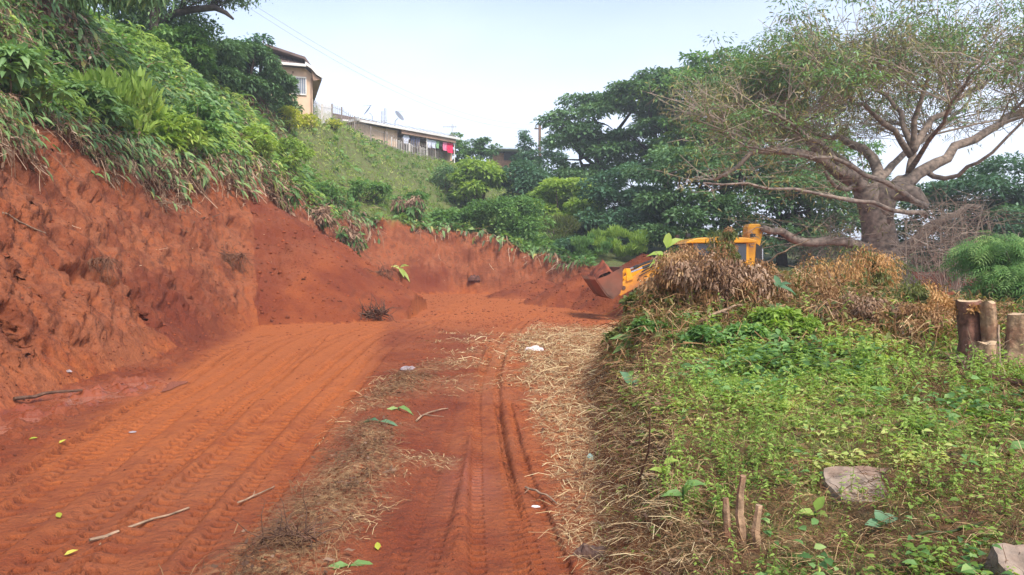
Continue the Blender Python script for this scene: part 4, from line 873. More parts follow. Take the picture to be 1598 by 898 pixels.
# ------------------------------------------------------------------ the big spreading tree
def spreading_tree():
    base = at(1378, 28); base[2] -= .2
    root = empty('tree', base, 'old spreading tree with thick forked trunk and thin feathery umbrella crown', 'tree')
    bx = Vector(base)
    def W(px, py, d): return Vector(P(px, py, d)) - bx
    tr = MB(); pal = MB()
    tr.tube([W(1385,455,28), W(1378,425,28), W(1374,390,28), W(1368,350,28), W(1362,318,28), W(1350,292,28)], [1.15,.85,.64,.56,.54,.44], 16, wob=.09)
    tr.tube([W(1372,350,28), W(1376,310,27.9), W(1385,298,27.8), W(1405,298,27.6), W(1428,305,27.4), W(1445,322,27.2)], [.5,.5,.45,.36,.30,.16], 12, wob=.07)
    for k in range(9):
        a = k * .7; tr.tube([bx*0 + Vector((math.cos(a)*.55, math.sin(a)*.55, 1.0)), Vector((math.cos(a)*.95, math.sin(a)*.95, .35)), Vector((math.cos(a)*1.6, math.sin(a)*1.6, -.25))], [.32,.34,.16], 7, wob=.12)
    limbs = [
     ([(1352,300,28),(1330,280,28.3),(1300,258,28.8),(1267,225,29.3),(1242,204,29.8),(1205,192,30.4),(1160,180,31)], .42,.07),
     ([(1350,295,28),(1333,276,27.5),(1300,262,27),(1265,245,26.5),(1215,237,26),(1183,237,25.6),(1150,258,25.3),(1118,276,25)], .30,.05),
     ([(1445,337,26.6),(1420,330,26),(1360,318,25.2),(1279,304,24.6),(1200,294,24),(1100,287,23.6)], .12,.03),
     ([(1445,322,27),(1400,298,26.2),(1350,270,25.6),(1300,252,25.2),(1246,242,24.8),(1190,230,24.3),(1142,218,24)], .14,.03),
     ([(1362,300,28),(1371,285,28.8),(1370,262,29.6),(1350,232,30.5),(1320,220,31.2),(1308,216,31.6),(1270,208,32.4),(1230,180,33)], .38,.06),
     ([(1385,298,27.8),(1400,282,28.6),(1418,270,29.2),(1421,240,29.6),(1412,205,30),(1405,175,30.4),(1385,150,30.8),(1360,125,31.2),(1330,105,31.6)], .26,.04),
     ([(1421,240,29.6),(1428,190,29.2),(1440,140,28.8),(1448,110,28.4),(1440,80,28)], .17,.03),
     ([(1421,243,29.6),(1395,205,28.6),(1365,180,27.6),(1335,158,26.6),(1300,130,25.8),(1270,100,25)], .17,.03),
     ([(1385,299,27.8),(1420,282,28),(1446,267,28.4),(1475,245,28.8),(1517,217,29.4),(1555,195,30),(1598,173,30.6),(1660,150,31.2),(1720,120,32)], .34,.07),
     ([(1446,268,28.4),(1480,277,27.6),(1510,258,27),(1546,237,26.4),(1598,190,25.8),(1650,150,25.2)], .13,.03),
     ([(1425,235,29.4),(1445,200,29.8),(1475,172,30.2),(1515,145,30.6),(1550,125,31),(1598,102,31.4),(1640,70,31.8)], .20,.03),
     ([(1345,278,28),(1320,300,27.4),(1300,290,27),(1290,270,26.8)], .12,.06),
     ([(1370,285,28.8),(1400,250,31),(1440,220,33.5),(1490,180,36),(1530,130,38)], .22,.04),
     ([(1350,280,28.5),(1300,240,31.5),(1250,200,34.5),(1200,160,37)], .22,.04),
     ([(1340,285,28),(1290,235,27),(1240,200,25),(1190,165,23)], .18,.03),
     ([(1385,395,28),(1415,388,27.8),(1440,368,27.6),(1460,345,27.4),(1490,330,27.2),(1530,318,27)], .42,.08),
     ([(1362,400,28),(1335,380,27.6),(1290,380,27.2),(1250,378,26.8),(1220,362,26.4),(1187,357,26)], .26,.12),
     ([(1418,270,29.2),(1440,235,26.8),(1470,190,24.6),(1500,140,23),(1540,100,22)], .15,.03)]
    nodes = []
    for pts, r0, r1 in limbs:
        w = [W(*p) for p in pts]; c = dens([list(v) for v in w], .7); n = len(c); r0 = r0 * .84; rad = [r0 + (r1 - r0) * (i / (n - 1)) ** .8 for i in range(n)]
        c = c + rng.normal(size=c.shape) * .06; c[0] = w[0]
        (pal if r0 < .16 else tr).tube(c, rad, 8 if r0 > .1 else 6, wob=.05)
        for i in range(n // 3, n): nodes.append((c[i], rad[i]))
    tr.build('trunk', bark_light, root, smooth=True); pal.build('bough', bark_light, root, smooth=True)
    NP = np.array([n_[0] for n_ in nodes]); NR = np.array([n_[1] for n_ in nodes])
    # umbrella shell the twigs grow to
    cen = np.array(W(1430, 300, 29.5)); cen[2] = 0
    topz = lambda dx, dy: 9.1 + .07 * dx - .016 * dx ** 2 - .012 * np.minimum(dx + 5, 0) ** 2 - .032 * dy ** 2 + .02 * dy
    tw = MB(); tips = []; up_t = []
    K = 210
    for k in range(K):
        a = rng.random() * 2 * math.pi; rr = math.sqrt(rng.random()) * (11.5 + 2.0 * min(0, math.cos(a)))
        if math.cos(a) > .55 and rr > 9 : rr *= 1.0
        z = float(topz(math.cos(a) * rr, math.sin(a) * rr * .66)) + rng.normal() * .42; z = max(z, 3.5)
        t = cen + np.array([math.cos(a) * rr, math.sin(a) * rr * .66, z])
        dd = np.linalg.norm((NP - t) * np.array([1, 1, 1.0]), axis=1) + 3.0 * np.maximum(0, NP[:, 2] - t[2] + .4); i = int(np.argmin(dd)); s0 = NP[i]; L = np.linalg.norm(t - s0)
        if L < .6: continue
        m1 = s0 + (t - s0) * .35 + np.array([0, 0, .10 * L]) + rng.normal(size=3) * .05 * L; m2 = s0 + (t - s0) * .7 + np.array([0, 0, .09 * L]) + rng.normal(size=3) * .06 * L
        r0 = min(NR[i] * .6, .014 + .008 * L); tw.tube([s0, m1, m2, t], [r0, r0 * .75, r0 * .5, r0 * .25], 5, cap=False)
        for j in range(9):
            f = .35 + .65 * rng.random(); s1 = (m1 if f < .55 else m2) * (1 - abs(f - .6)) + t * abs(f - .6) if False else (s0 + (t - s0) * f + np.array([0, 0, .10 * L * math.sin(math.pi * f)]))
            out = (t - s0) / L; e = s1 + (out * (.5 + .6 * rng.random()) + rng.normal(size=3) * .55 + np.array([0, 0, .25])) * (.7 + .7 * rng.random())
            md = (s1 + e) / 2 + rng.normal(size=3) * .08; tw.tube([s1, md, e], [.018, .013, .008], 3, cap=False); tips.append((e, 1)); 
            for q in range(4):
                s2 = s1 + (e - s1) * (.3 + .7 * rng.random()); e2 = s2 + (unit(e - s1) * .5 + rng.normal(size=3) * .5) * (.35 + .35 * rng.random())
                tw.tube([s2, e2], [.010, .006], 3, cap=False); tips.append((e2, 0))
    low = NP[(NP[:, 0] < cen[0] - 2.0)]
    for k in range(170):
        s0 = low[rng.integers(0, len(low))]; e = s0 + np.array([rng.normal() * .9 - .5, rng.normal() * .8, .2 + rng.normal() * .45]) * (.8 + .9 * rng.random()); md = (s0 + e) / 2 + rng.normal(size=3) * .12
        tw.tube([s0, md, e], [.020, .013, .007], 3, cap=False)
        for j in range(5): s2 = md + (e - md) * rng.random(); e2 = s2 + rng.normal(size=3) * np.array([.45, .45, .25]); tw.tube([s2, e2], [.010, .006], 3, cap=False); tips.append((e2, 0))
    tw.build('twigs', twig_mat, root)
    TP = np.array([t_[0] for t_ in tips]); n = len(TP)
    # leaf sprays: dense to the upper left, thin to the right and underneath
    loc = TP - cen; left = sstep(5, -6, loc[:, 0]); hi = sstep(-1.9, .6, TP[:, 2] - topz(loc[:, 0], loc[:, 1]))
    cl_ = sstep(.02, .14, fbm(TP[:, 0], TP[:, 1], TP[:, 2], .55, 2, 351)); pr = (.03 + .85 * hi * (.10 + .90 * left)) * (.05 + .95 * cl_) * .48; pick = rng.random(n) < pr; A = TP[pick]; k = 8; m = len(A)
    k = 46; cs = .24 + .20 * rng.random((m, 1)); off = rng.normal(size=(m, k, 3)) * np.array([1, 1, .22]) * cs[:, :, None]; off[:, :, 2] -= .25 * (off[:, :, 0] ** 2 + off[:, :, 1] ** 2)
    pos = (A[:, None] + off + np.array([0, 0, .1])).reshape(-1, 3); d = unit(off.reshape(-1, 3) + rng.normal(size=(m * k, 3)) * .12); tnt = np.clip(rng.random(m * k) * .4 + .55 * np.repeat(rng.random(m), k), 0, 1)
    mesh_obj('crown', leaves_mesh('crown', 'diamond', pos, d, unit(np.array([0, 0, 1.]) + rng.normal(size=(m * k, 3)) * .3), (.12 + .08 * rng.random(m * k)), .06, .25, tnt), leaf_canopy, root)
    B = TP[~pick & (rng.random(n) < .25 + .4 * left)]; m = len(B); k = 5
    pos = np.repeat(B, k, 0) + rng.normal(size=(m * k, 3)) * .16
    mesh_obj('dry_sprays', leaves_mesh('dry_sprays', 'blade', pos, rand_dirs(m * k, -.1, .6), rand_dirs(m * k, .8, .8), (.13 + .13 * rng.random(m * k)), .04, .3), leaf_drysp, root)
spreading_tree()

# twiggy bare bush right of the trunk
def twig_bush(label, base, c, rad, n, name='dead_shrub', m=twig_mat):
    root = empty(name, base, label, 'bare bush'); b = MB(); c = np.array(c) - base
    for k in range(n):
        e = c + rand_dirs(1, .1)[0] * rad * (.5 + .5 * rng.random()); s = e * .15 * rng.random() + np.array([rng.normal()*.2, rng.normal()*.2, 0]); md = (s + e) / 2 + rng.normal(size=3) * .25 * rad[0]
        b.tube([s, md, e], [.02, .013, .006], 4, cap=False)
        for q in range(7):
            f = rng.random(); s1 = md + (e - md) * f; e1 = s1 + rng.normal(size=3) * .30 * rad; b.tube([s1, (s1 + e1) / 2 + rng.normal(size=3) * .05, e1], [.009, .007, .004], 3, cap=False)
    b.build('branches', m, root); return root
twig_bush('leafless brown twiggy bush right of the big trunk', at(1490, 26), P(1480, 340, 26), np.array([2.4, 1.5, 1.2]), 90)
twig_bush('leafless tangle of twigs low behind the boom and the big trunk', at(1300, 33), P(1300, 375, 33), np.array([2.2, 1.2, 1.6]), 60)

# old tree at the top left with the arching bough
def hill_tree():
    base = at(245, 33); root = empty('tree', base, 'old dark tree on the left hilltop with a bough arching right', 'tree'); bx = Vector(base); W = lambda px, py, d: Vector(P(px, py, d)) - bx
    b = MB(); b.tube([Vector((0,0,-.5)), W(246,70,33), W(243,20,33), W(238,-40,33), W(236,-110,33)], [.5,.36,.30,.26,.16], 10, wob=.07)
    b.tube([W(244,45,33), W(270,22,32.6), W(300,15,32.2), W(335,12,31.8), W(352,20,31.6), W(364,30,31.5)], [.16,.16,.15,.13,.10,.05], 8, wob=.06)
    b.tube([W(243,20,33), W(262,-5,33), W(300,-40,33), W(350,-70,33)], [.18,.14,.1,.06], 8); b.tube([W(240,0,33), W(200,-30,33), W(150,-60,33)], [.16,.12,.07], 8)
    tips = []
    for k in range(26):
        s = np.array(W(275 + 75 * rng.random(), 14, 32)); e = s + np.array([rng.normal() * .7 + .3, rng.normal() * .6, .45 + .3 * rng.random()]); b.tube([s, (s + e) / 2 + rng.normal(size=3) * .1, e], [.03, .02, .01], 4); tips.append(e)
    b.build('trunk', bark_dark, root, smooth=True)
    tips = np.array(tips); n = 2600; pos = tips[rng.integers(0, len(tips), n)] + rng.normal(size=(n, 3)) * np.array([.38, .38, .13])
    d1 = leaves_mesh('a', 'diamond', pos, rand_dirs(n, 0, 1), rand_dirs(n, 1.2, .6), .13, .06, .2)
    L = [(230,-50,33,2.2,1.6),(300,-40,33,2.2,1.3),(175,-30,32,1.8,1.3),(200,5,33,1.3,1.2),(225,35,33.5,1.2,1.2),(270,35,33.6,1.5,1.0),(350,-25,32,1.8,.8),(300,50,34,1.5,1.0)]
    n = 13000; ps = []
    for (px, py, d, rx, rz) in L:
        m = n // len(L); u = rand_dirs(m, 0, 1); ps.append(np.array(W(px, py, d)) + u * np.array([rx, rx, rz]) * rng.random((m, 1)) ** .45)
    ps = np.concatenate(ps); d2 = leaves_mesh('b', 'diamond', ps, rand_dirs(len(ps), -.2, 1), rand_dirs(len(ps), .9, .7), .19, .09, .2)
    mesh_obj('crown', join_meshes('crown', [d1, d2]), leaf_dark, root)
hill_tree()
def overhang_tree():
    base = at(90, 23); root = empty('tree', base, 'dark leaved tree whose twigs dip into the top left of the picture', 'tree'); bx = Vector(base); W = lambda px, py, d: Vector(P(px, py, d)) - bx
    b = MB(); b.tube([Vector((0,0,-.4)), W(92,-40,23), W(95,-160,22.6)], [.28,.2,.14], 9, wob=.06); br = []
    for k in range(7):
        e = W(115 + 20 * k, -28 - 5 * (k % 3), 15.5 + .5 * (k % 3)); b.tube([W(95,-160,22.6), W(130,-130,19), e], [.09,.05,.015], 6); br.append(np.array(e))
    b.build('trunk', bark_dark, root, smooth=True); br = np.array(br); n = 1700
    pos = br[rng.integers(0, len(br), n)] + rng.normal(size=(n, 3)) * np.array([.20, .20, .17]) - np.array([0, 0, .06]); d = unit(rng.normal(size=(n, 3)) * .4 + np.array([0, 0, -1]))
    a = leaves_mesh('a', 'leaf', pos, d, rand_dirs(n, 0, 1), .20 + .1 * rng.random(n), .055, .1); n = 9000
    ps = np.array(W(110, -260, 20)) + rand_dirs(n, 0, 1) * np.array([3.5, 3.5, 1.6]) * rng.random((n, 1)) ** .4
    c = leaves_mesh('b', 'diamond', ps, rand_dirs(n, -.3, 1), rand_dirs(n, .8, .7), .22, .09, .2)
    mesh_obj('crown', join_meshes('crown', [a, c]), leaf_dark, root)
overhang_tree()
# ================================================================== buildings on the terrace
wall_mat = mat_plain('peach_render', (.70,.49,.34), .9, 0, .06, 1.5, .1, (.42,.27,.18,1), .2)
wall_dim = mat_plain('brown_render', (.33,.21,.15), .9, 0, .1, 1.5)
white_paint = mat_plain('white_paint', (.72,.68,.64), .6, 0, .06, 3)
tile_mat = mat_plain('roof_tile', (.17,.115,.10), .85, 0, .2, 5, .4)
sheet_mat = mat_plain('roof_sheet', (.45,.42,.40), .55, .2, .1, 2)
sheet_blue = mat_plain('roof_sheet_pale', (.45,.52,.62), .45, .3, .05, 2)
glass_mat = mat_plain('window_glass', (.20,.23,.28), .12, 0, .1, 2)
dark_open = mat_plain('dark_interior', (.03,.026,.024), .9)
rail_mat = mat_plain('rail_paint', (.30,.25,.22), .6, 0, .15, 4)
metal_grey = mat_plain('grey_metal', (.42,.43,.45), .4, .6, .1, 4)
wood_pole = mat_plain('pole_wood', (.16,.10,.07), .9, 0, .2, 4)

def house_left():
    O = Vector((-13.12, 49, 11.2)); root = empty('house', O, 'peach house with dark tiled roof half hidden by bushes at upper left', 'house', None, R(19))
    w = MB(); sh = lambda pts: [(x - O.x, z - O.z) for x, z in pts]
    w.prism(sh([(-15.9,10.5),(-13.12,10.5),(-13.12,14.15),(-13.55,14.52),(-15.9,14.52)]), 49.0 - O.y, 57 - O.y); w.build('wall', wall_mat, root)
    r = MB(); y0 = 48.45 - O.y
    # front tiled slope with corrugated courses
    n = 24; V = []; xs = np.linspace(-16.0, -13.55, n)
    for i, x in enumerate(xs):
        zt = 15.75 + (x + 16.0) / 2.45 * (-.60); bump = .05 * (i % 2)
        V += [(x - O.x, y0, 14.62 - O.z + bump), (x - O.x, y0 + 1.3, zt - O.z + bump), (x - O.x, y0 + 1.3, zt - .2 - O.z)]
    r.add(V, [(3*i, 3*i+3, 3*i+4, 3*i+1) for i in range(n-1)] + [(3*i+1, 3*i+4, 3*i+5, 3*i+2) for i in range(n-1)])
    out = [(-16.0,15.75),(-13.6,15.15),(-13.1,14.45),(-12.55,13.92)]; inn = [(x - .03, z - .16) for x, z in out][::-1]
    r.prism(sh(out + inn), y0 + 2.4 if False else y0 + .05, 57.4 - O.y)
    rf = r.build('roof', tile_mat, root)
    g = MB(); g.box((-14.8 - O.x, y0 - .06, 14.56 - O.z), (2.5, .12, .16)); g.build('gutter', white_paint, root)
    b = MB(); b.prism(sh([(-13.62,14.62),(-13.2,14.36),(-12.9,14.02),(-12.5,13.80),(-12.5,13.98),(-12.86,14.22),(-13.16,14.54),(-13.6,14.80)]), y0 - .10, y0 + .02); b.build('bargeboard', white_paint, root)
    e = MB(); e.prism(sh([(-13.2,14.30),(-12.9,13.96),(-12.55,13.76),(-13.1,13.66)]), y0 + .06, 56.5 - O.y); e.build('eave', wall_dim, root)
    f = MB(); X, Z = -13.98 - O.x, 13.35 - O.z; y = 48.96 - O.y
    f.box((X, y, Z + .55), (.95, .1, .09)); f.box((X, y, Z - .55), (.95, .1, .09)); f.box((X - .44, y, Z), (.07, .1, 1.1)); f.box((X + .44, y, Z), (.07, .1, 1.1))
    for k in range(5): f.box((X - .3 + .15 * k, y - .02, Z), (.025, .03, 1.05))
    fr = f.build('window', white_paint, root); MB().box((X, y + .02, Z), (.84, .03, 1.02)).build('pane', glass_mat, fr)
    MB().tube([(-13.2 - O.x, 48.9 - O.y, 10.8 - O.z), (-13.2 - O.x, 48.9 - O.y, 13.9 - O.z)], .035, 6).build('drainpipe', wall_dim, root)
    v = MB(); v.box((-14.35 - O.x, 48.98 - O.y, 14.2 - O.z), (.13, .05, .13)); v.build('vent', wall_dim, root)
house_left()

def veranda_house():
    A = P(560, 205, 64); u = Vector((.656, .755, 0)); ang = math.atan2(.755, .656); zf = 11.2
    root = empty('house', (A[0], A[1], zf), 'long low peach house with covered veranda and washing behind the railing', 'house', None, ang)
    L = 11.2; H = 2.62     # local x along the front, -y towards the slope
    w = MB(); w.box((2.15, 3, H/2), (4.3, 6, H)); w.box((L/2 + 2.1, 4.2, H/2), (L - 4.3, 3.4, H)); w.box((L - .12, 1.5, H/2), (.24, 3, H)); w.build('wall', wall_mat, root)
    r = MB(); pr = [(-.7, H + .10), (7, H + .35), (7, H + .43), (-.7, H + .18)]
    V = []
    for x in (-.45, L + .35): V += [(x, y, z) for y, z in pr]
    r.add(V, [(0,1,2,3),(7,6,5,4),(0,4,5,1),(1,5,6,2),(2,6,7,3),(3,7,4,0)])
    for k in range(28): x = -.4 + (L + .7) * k / 27; r.box((x, 3.15, H + .43), (.06, 7.4, .03))
    r.build('roof', sheet_mat, root)
    f = MB(); f.box((L/2 - .05, -.74, H + .10), (L + .84, .06, .2)); f.box((-.49, 3.1, H + .24), (.06, 7.6, .22)); f.build('fascia', white_paint, root)
    s = MB(); s.box((L/2 + 2.1, 1.2, H - .02), (L - 4.5, 2.3, .05)); s.box((L/2+2.1, -.55, H - .16), (L - 4.4, .10, .34)); s.build('soffit', wall_dim, root)
    MB().box((L/2 + 2.1, 1.2, .06), (L - 4.4, 2.6, .12)).build('floor_slab', mat_plain('concrete', (.3,.27,.25), .9), root)
    for x in (7.5, 11.1): MB().tube([(x, -.4, 0), (x, -.4, H)], .05, 8).build('post', white_paint, root)
    for x, wd, h in ((5.4, .9, 2.0), (9.6, .9, 2.0)):
        d = MB().box((x, 2.48, h/2 + .1), (wd, .06, h)).build('door', dark_open, root)
    for x in (7.2,):
        d = MB().box((x, 2.47, 1.5), (1.3, .06, 1.1)).build('window', glass_mat, root); q = MB()
        for a in (-.65, 0, .65): q.box((x + a, 2.43, 1.5), (.06, .06, 1.1))
        q.build('frame', white_paint, d)
    dp = MB(); dp.tube([(3.0 - .25, -.72, H + .1), (2.75, -.1, H - .3), (2.75, -.06, 0)], .045, 6); dp.build('drainpipe', rail_mat, root)
    M = Matrix.Translation((A[0], A[1], zf)) @ Matrix.Rotation(ang, 4, 'Z')
    cl = lambda x, y, z: M @ Vector((x, y, z))
    line = MB(); a = cl(4.4, -.35, 2.28); b = cl(11.1, -.35, 2.28); line.tube([a, (a + b) / 2 - Vector((0,0,.08)), b], .012, 4); o = line.build('washing_line', white_paint); tag(o, 'thin washing line strung between the veranda posts', 'washing line')
    for (x, wd, h, c, nm, lab) in [(5.05,.62,.75,(.62,.66,.78),'shirt','pale blue shirt hanging leftmost on the veranda'),(5.85,.5,.9,(.07,.08,.13),'trousers','dark navy trousers right of the pale blue shirt'),(6.45,.5,.85,(.10,.10,.15),'trousers','dark trousers just left of the veranda post'),
        (7.85,.55,.8,(.66,.68,.80),'shirt','whitish shirt just right of the veranda post'),(8.42,.5,.75,(.60,.65,.78),'shirt','pale shirt left of the green cloth'),(8.95,.38,.7,(.25,.45,.22),'cloth','green cloth on the washing line'),(9.35,.35,.5,(.04,.05,.05),'cloth','small black cloth between the green cloth and the pink one'),
        (9.9,.55,.8,(.80,.22,.36),'towel','pink towel next to the crimson sheet'),(10.6,.78,.95,(.78,.02,.10),'sheet','crimson sheet hanging at the right end of the washing line')]:
        bx_ = MB(); V = []; Fc = []; nx, nz = 7, 5
        for s_ in (0, 1):
            for i in range(nx):
                for k in range(nz): V.append(tuple(cl(x - wd/2 + wd * i / (nx-1) * (1 if nm != 'trousers' or k < 3 else 1), -.35 + .05 * math.sin(i * 1.9 + k) * k / 4 + .02 * s_, 2.24 - h * k / (nz-1))))
        for i in range(nx-1):
            for k in range(nz-1):
                if nm == 'trousers' and i == 2 and k >= 1: continue
                a_ = i * nz + k
                for off in (0, nx*nz): Fc.append((a_ + off, a_ + 1 + off, a_ + nz + 1 + off, a_ + nz + off))
        if nm == 'shirt':
            for sg in (-1, 1):
                b0 = len(V); V += [tuple(cl(x + sg * wd/2, -.34, 2.22)), tuple(cl(x + sg * (wd/2 + .14), -.34, 2.0)), tuple(cl(x + sg * (wd/2 + .02), -.34, 1.9))]; Fc.append((b0, b0+1, b0+2))
        bx_.add(V, Fc); o = bx_.build(nm, mat_plain('cloth_%d%d%d' % tuple(int(v * 99) for v in c), c, .9, 0, .08, 6)); tag(o, lab, nm, 'washing on the veranda')
    # aerials on the roof
    def dish(x, y, face, lab, size=.55):
        p = cl(x, y, H + .35); d_ = empty('satellite_dish', p, lab, 'satellite dish', 'satellite dishes on the veranda house roof'); b = MB()
        b.tube([(0,0,-.1),(0,0,.5),(face*.25,0,.75)], .035, 6); b.build('mast', metal_grey, d_)
        q = MB(); c = Vector((face*.35, 0, .95)); ax = Vector((face*.75, -.35, .55)).normalized(); s1 = ax.cross(Vector((0,0,1))).normalized(); s2 = ax.cross(s1); V = [c]; Fc = []
        for rg, (rr, dp_) in enumerate([(.5, .04), (1, .14)]):
            for k in range(14): V.append(c + (s1 * math.cos(k*math.pi/7) + s2 * math.sin(k*math.pi/7)) * rr * size + ax * dp_ * size)
        for k in range(14): Fc.append((0, 1+k, 1+(k+1) % 14)); Fc.append((1+k, 15+k, 15+(k+1) % 14, 1+(k+1) % 14))
        q.add(V, Fc).build('reflector', metal_grey, d_, smooth=True); MB().tube([c - s2 * size, c + ax * size * 1.1], .018, 4).build('feed_arm', metal_grey, d_)
    dish(1.3, -.2, -1, 'satellite dish tilted left on the near end of the roof'); dish(4.2, .2, 1, 'satellite dish tilted right on the roof over the wall corner')
    p = cl(2.75, 0, H + .35); an = empty('solar_heater', p, 'pale upright tank between the two satellite dishes', 'tank'); t = MB()
    for k in (-.13, .13): t.tube([(k,0,-.05),(k,0,1.25 + k)], .11, 8)
    t.build('tank', mat_plain('tank_paint', (.55,.60,.68), .4), an); MB().box((0, 0, .3), (.6, .1, .06)).build('bracket', metal_grey, an)
    p = cl(11.2, 0, H + .3); an = empty('aerial', p, 'television aerial at the right end of the veranda house roof', 'aerial'); MB().tube([(0,0,-.2),(0,0,1.3)], .03, 5).build('mast', rail_mat, an); t = MB(); t.tube([(-.9,0,1.0),(.45,0,1.0)], .022, 4)
    for k in range(7): t.tube([(-.85 + .2 * k, -.28, 1.0), (-.85 + .2 * k, .28, 1.0)], .014, 4); t.tube([(-.85+.2*k, 0, .82 if k > 4 else .95), (-.85+.2*k, 0, 1.18 if k > 4 else 1.05)], .014, 4)
    t.build('elements', rail_mat, an)
veranda_house()

def low_house():
    a = P(512, 181, 64); root = empty('house', (a[0], a[1] + 2, 11), 'low dark roofed outbuilding between the two peach houses', 'house', None, .5); h = a[2] - 11
    MB().box((1.2, 0, h/2 - .2), (3.4, 4, h - .4)).build('wall', wall_mat, root)
    r = MB(); r.prism([(-.8, h - .35), (3.2, h - .35), (3.2, h - .25), (-.8, h + .15)], -2.4, 2.4); r.build('roof', tile_mat, root); MB().box((1.2, -2.44, h - .38), (4.0, .06, .14)).build('fascia', white_paint, root)
low_house()
def far_house():
    a = P(768, 236, 84); root = empty('house', (a[0], a[1], 11), 'far brick house with pale sheet roof showing between the skyline trees', 'house', None, .15); h = a[2] - 11
    MB().box((1.6, 1.5, h/2 - .1), (3.0, 3, h - .2)).build('wall', mat_plain('brick_far', (.36,.19,.12), .9, 0, .2, 3), root)
    MB().box((1.6, .6, h + .05), (3.7, 5, .14)).build('roof', sheet_blue, root); MB().box((2.1, -.1, h - .55), (1.5, .2, .9)).build('window', dark_open, root)
far_house()

# fences
def fence_run(lab, pts, hgt, step, r, mat, postlab=None):
    root = empty('fence', pts[0], lab, 'fence'); O = Vector(pts[0]); pal = MB(); rl = MB(); segs = [Vector(p) - O for p in pts]
    for a, b in zip(segs[:-1], segs[1:]):
        L = (b - a).length; n = max(2, int(L / step))
        for k in range(n):
            p = a + (b - a) * (k / n); pal.box(p + Vector((0, 0, hgt/2)), (r*2, r*2, hgt + .1 * (k % 2)))
        for z in (.25, hgt - .15): rl.tube([a + Vector((0,0,z)), b + Vector((0,0,z))], r * .9, 4)
        po = MB(); po.box(a + Vector((0,0,hgt/2)), (.10, .10, hgt + .15)); po.build('post', mat, root)
    pal.build('palings', mat, root); rl.build('rail', mat, root)
def gp(px, d, dz=0.): p = at(px, d); return (p[0], p[1], p[2] + dz)
fence_run('short run of white palings beside the peach house', [gp(488, 50.2, .05), gp(505, 52, .05), gp(520, 54, .05)], 1.25, .22, .024, white_paint)
fence_run('long brown grey railing along the top of the slope in front of the veranda house', [gp(520, 54.1), gp(535, 55.6), gp(555, 57.6), gp(580, 60), gp(605, 62.5), gp(630, 65), gp(655, 67.5), gp(680, 70.5), gp(705, 73.5)], 1.35, .30, .016, rail_mat)
fence_run('lower pale paling behind the railing along the veranda', [gp(612, 64.2), gp(640, 67), gp(668, 70), gp(700, 74)], 1.0, .27, .018, white_paint)

# pole and cables
pb = at(842, 72); pt = P(842, 193, 72); root = empty('utility_pole', pb, 'brown wooden pole rising behind the skyline trees', 'utility pole'); H_ = pt[2] - pb[2]
MB().tube([(0,0,-.4), (0,0,H_)], [.19,.14], 8).build('shaft', wood_pole, root, smooth=True); MB().box((-.15, 0, H_ - .5), (.75, .12, .12)).build('crossarm', wood_pole, root); MB().tube([(-.42,0,H_-.45),(-.42,0,H_-.2)], .05, 6).build('insulator', metal_grey, root)
for k, lab in ((0, 'upper of the two thin cables crossing the sky to the wooden pole'), (1, 'lower of the two thin cables crossing the sky to the wooden pole')):
    a = P(330, -36 + 9 * k, 34); b = np.array([pt[0] - .4 * k, pt[1], pt[2] - .1 - .4 * k]); pts = [a + (b - a) * t - np.array([0, 0, 1]) * 1.8 * 4 * t * (1 - t) for t in np.linspace(0, 1, 24)]
    o = MB().tube(pts, .009, 4).build('cable', mat_plain('cable_grey', (.50,.50,.54), .5)); tag(o, lab, 'cable', 'cables in the sky')

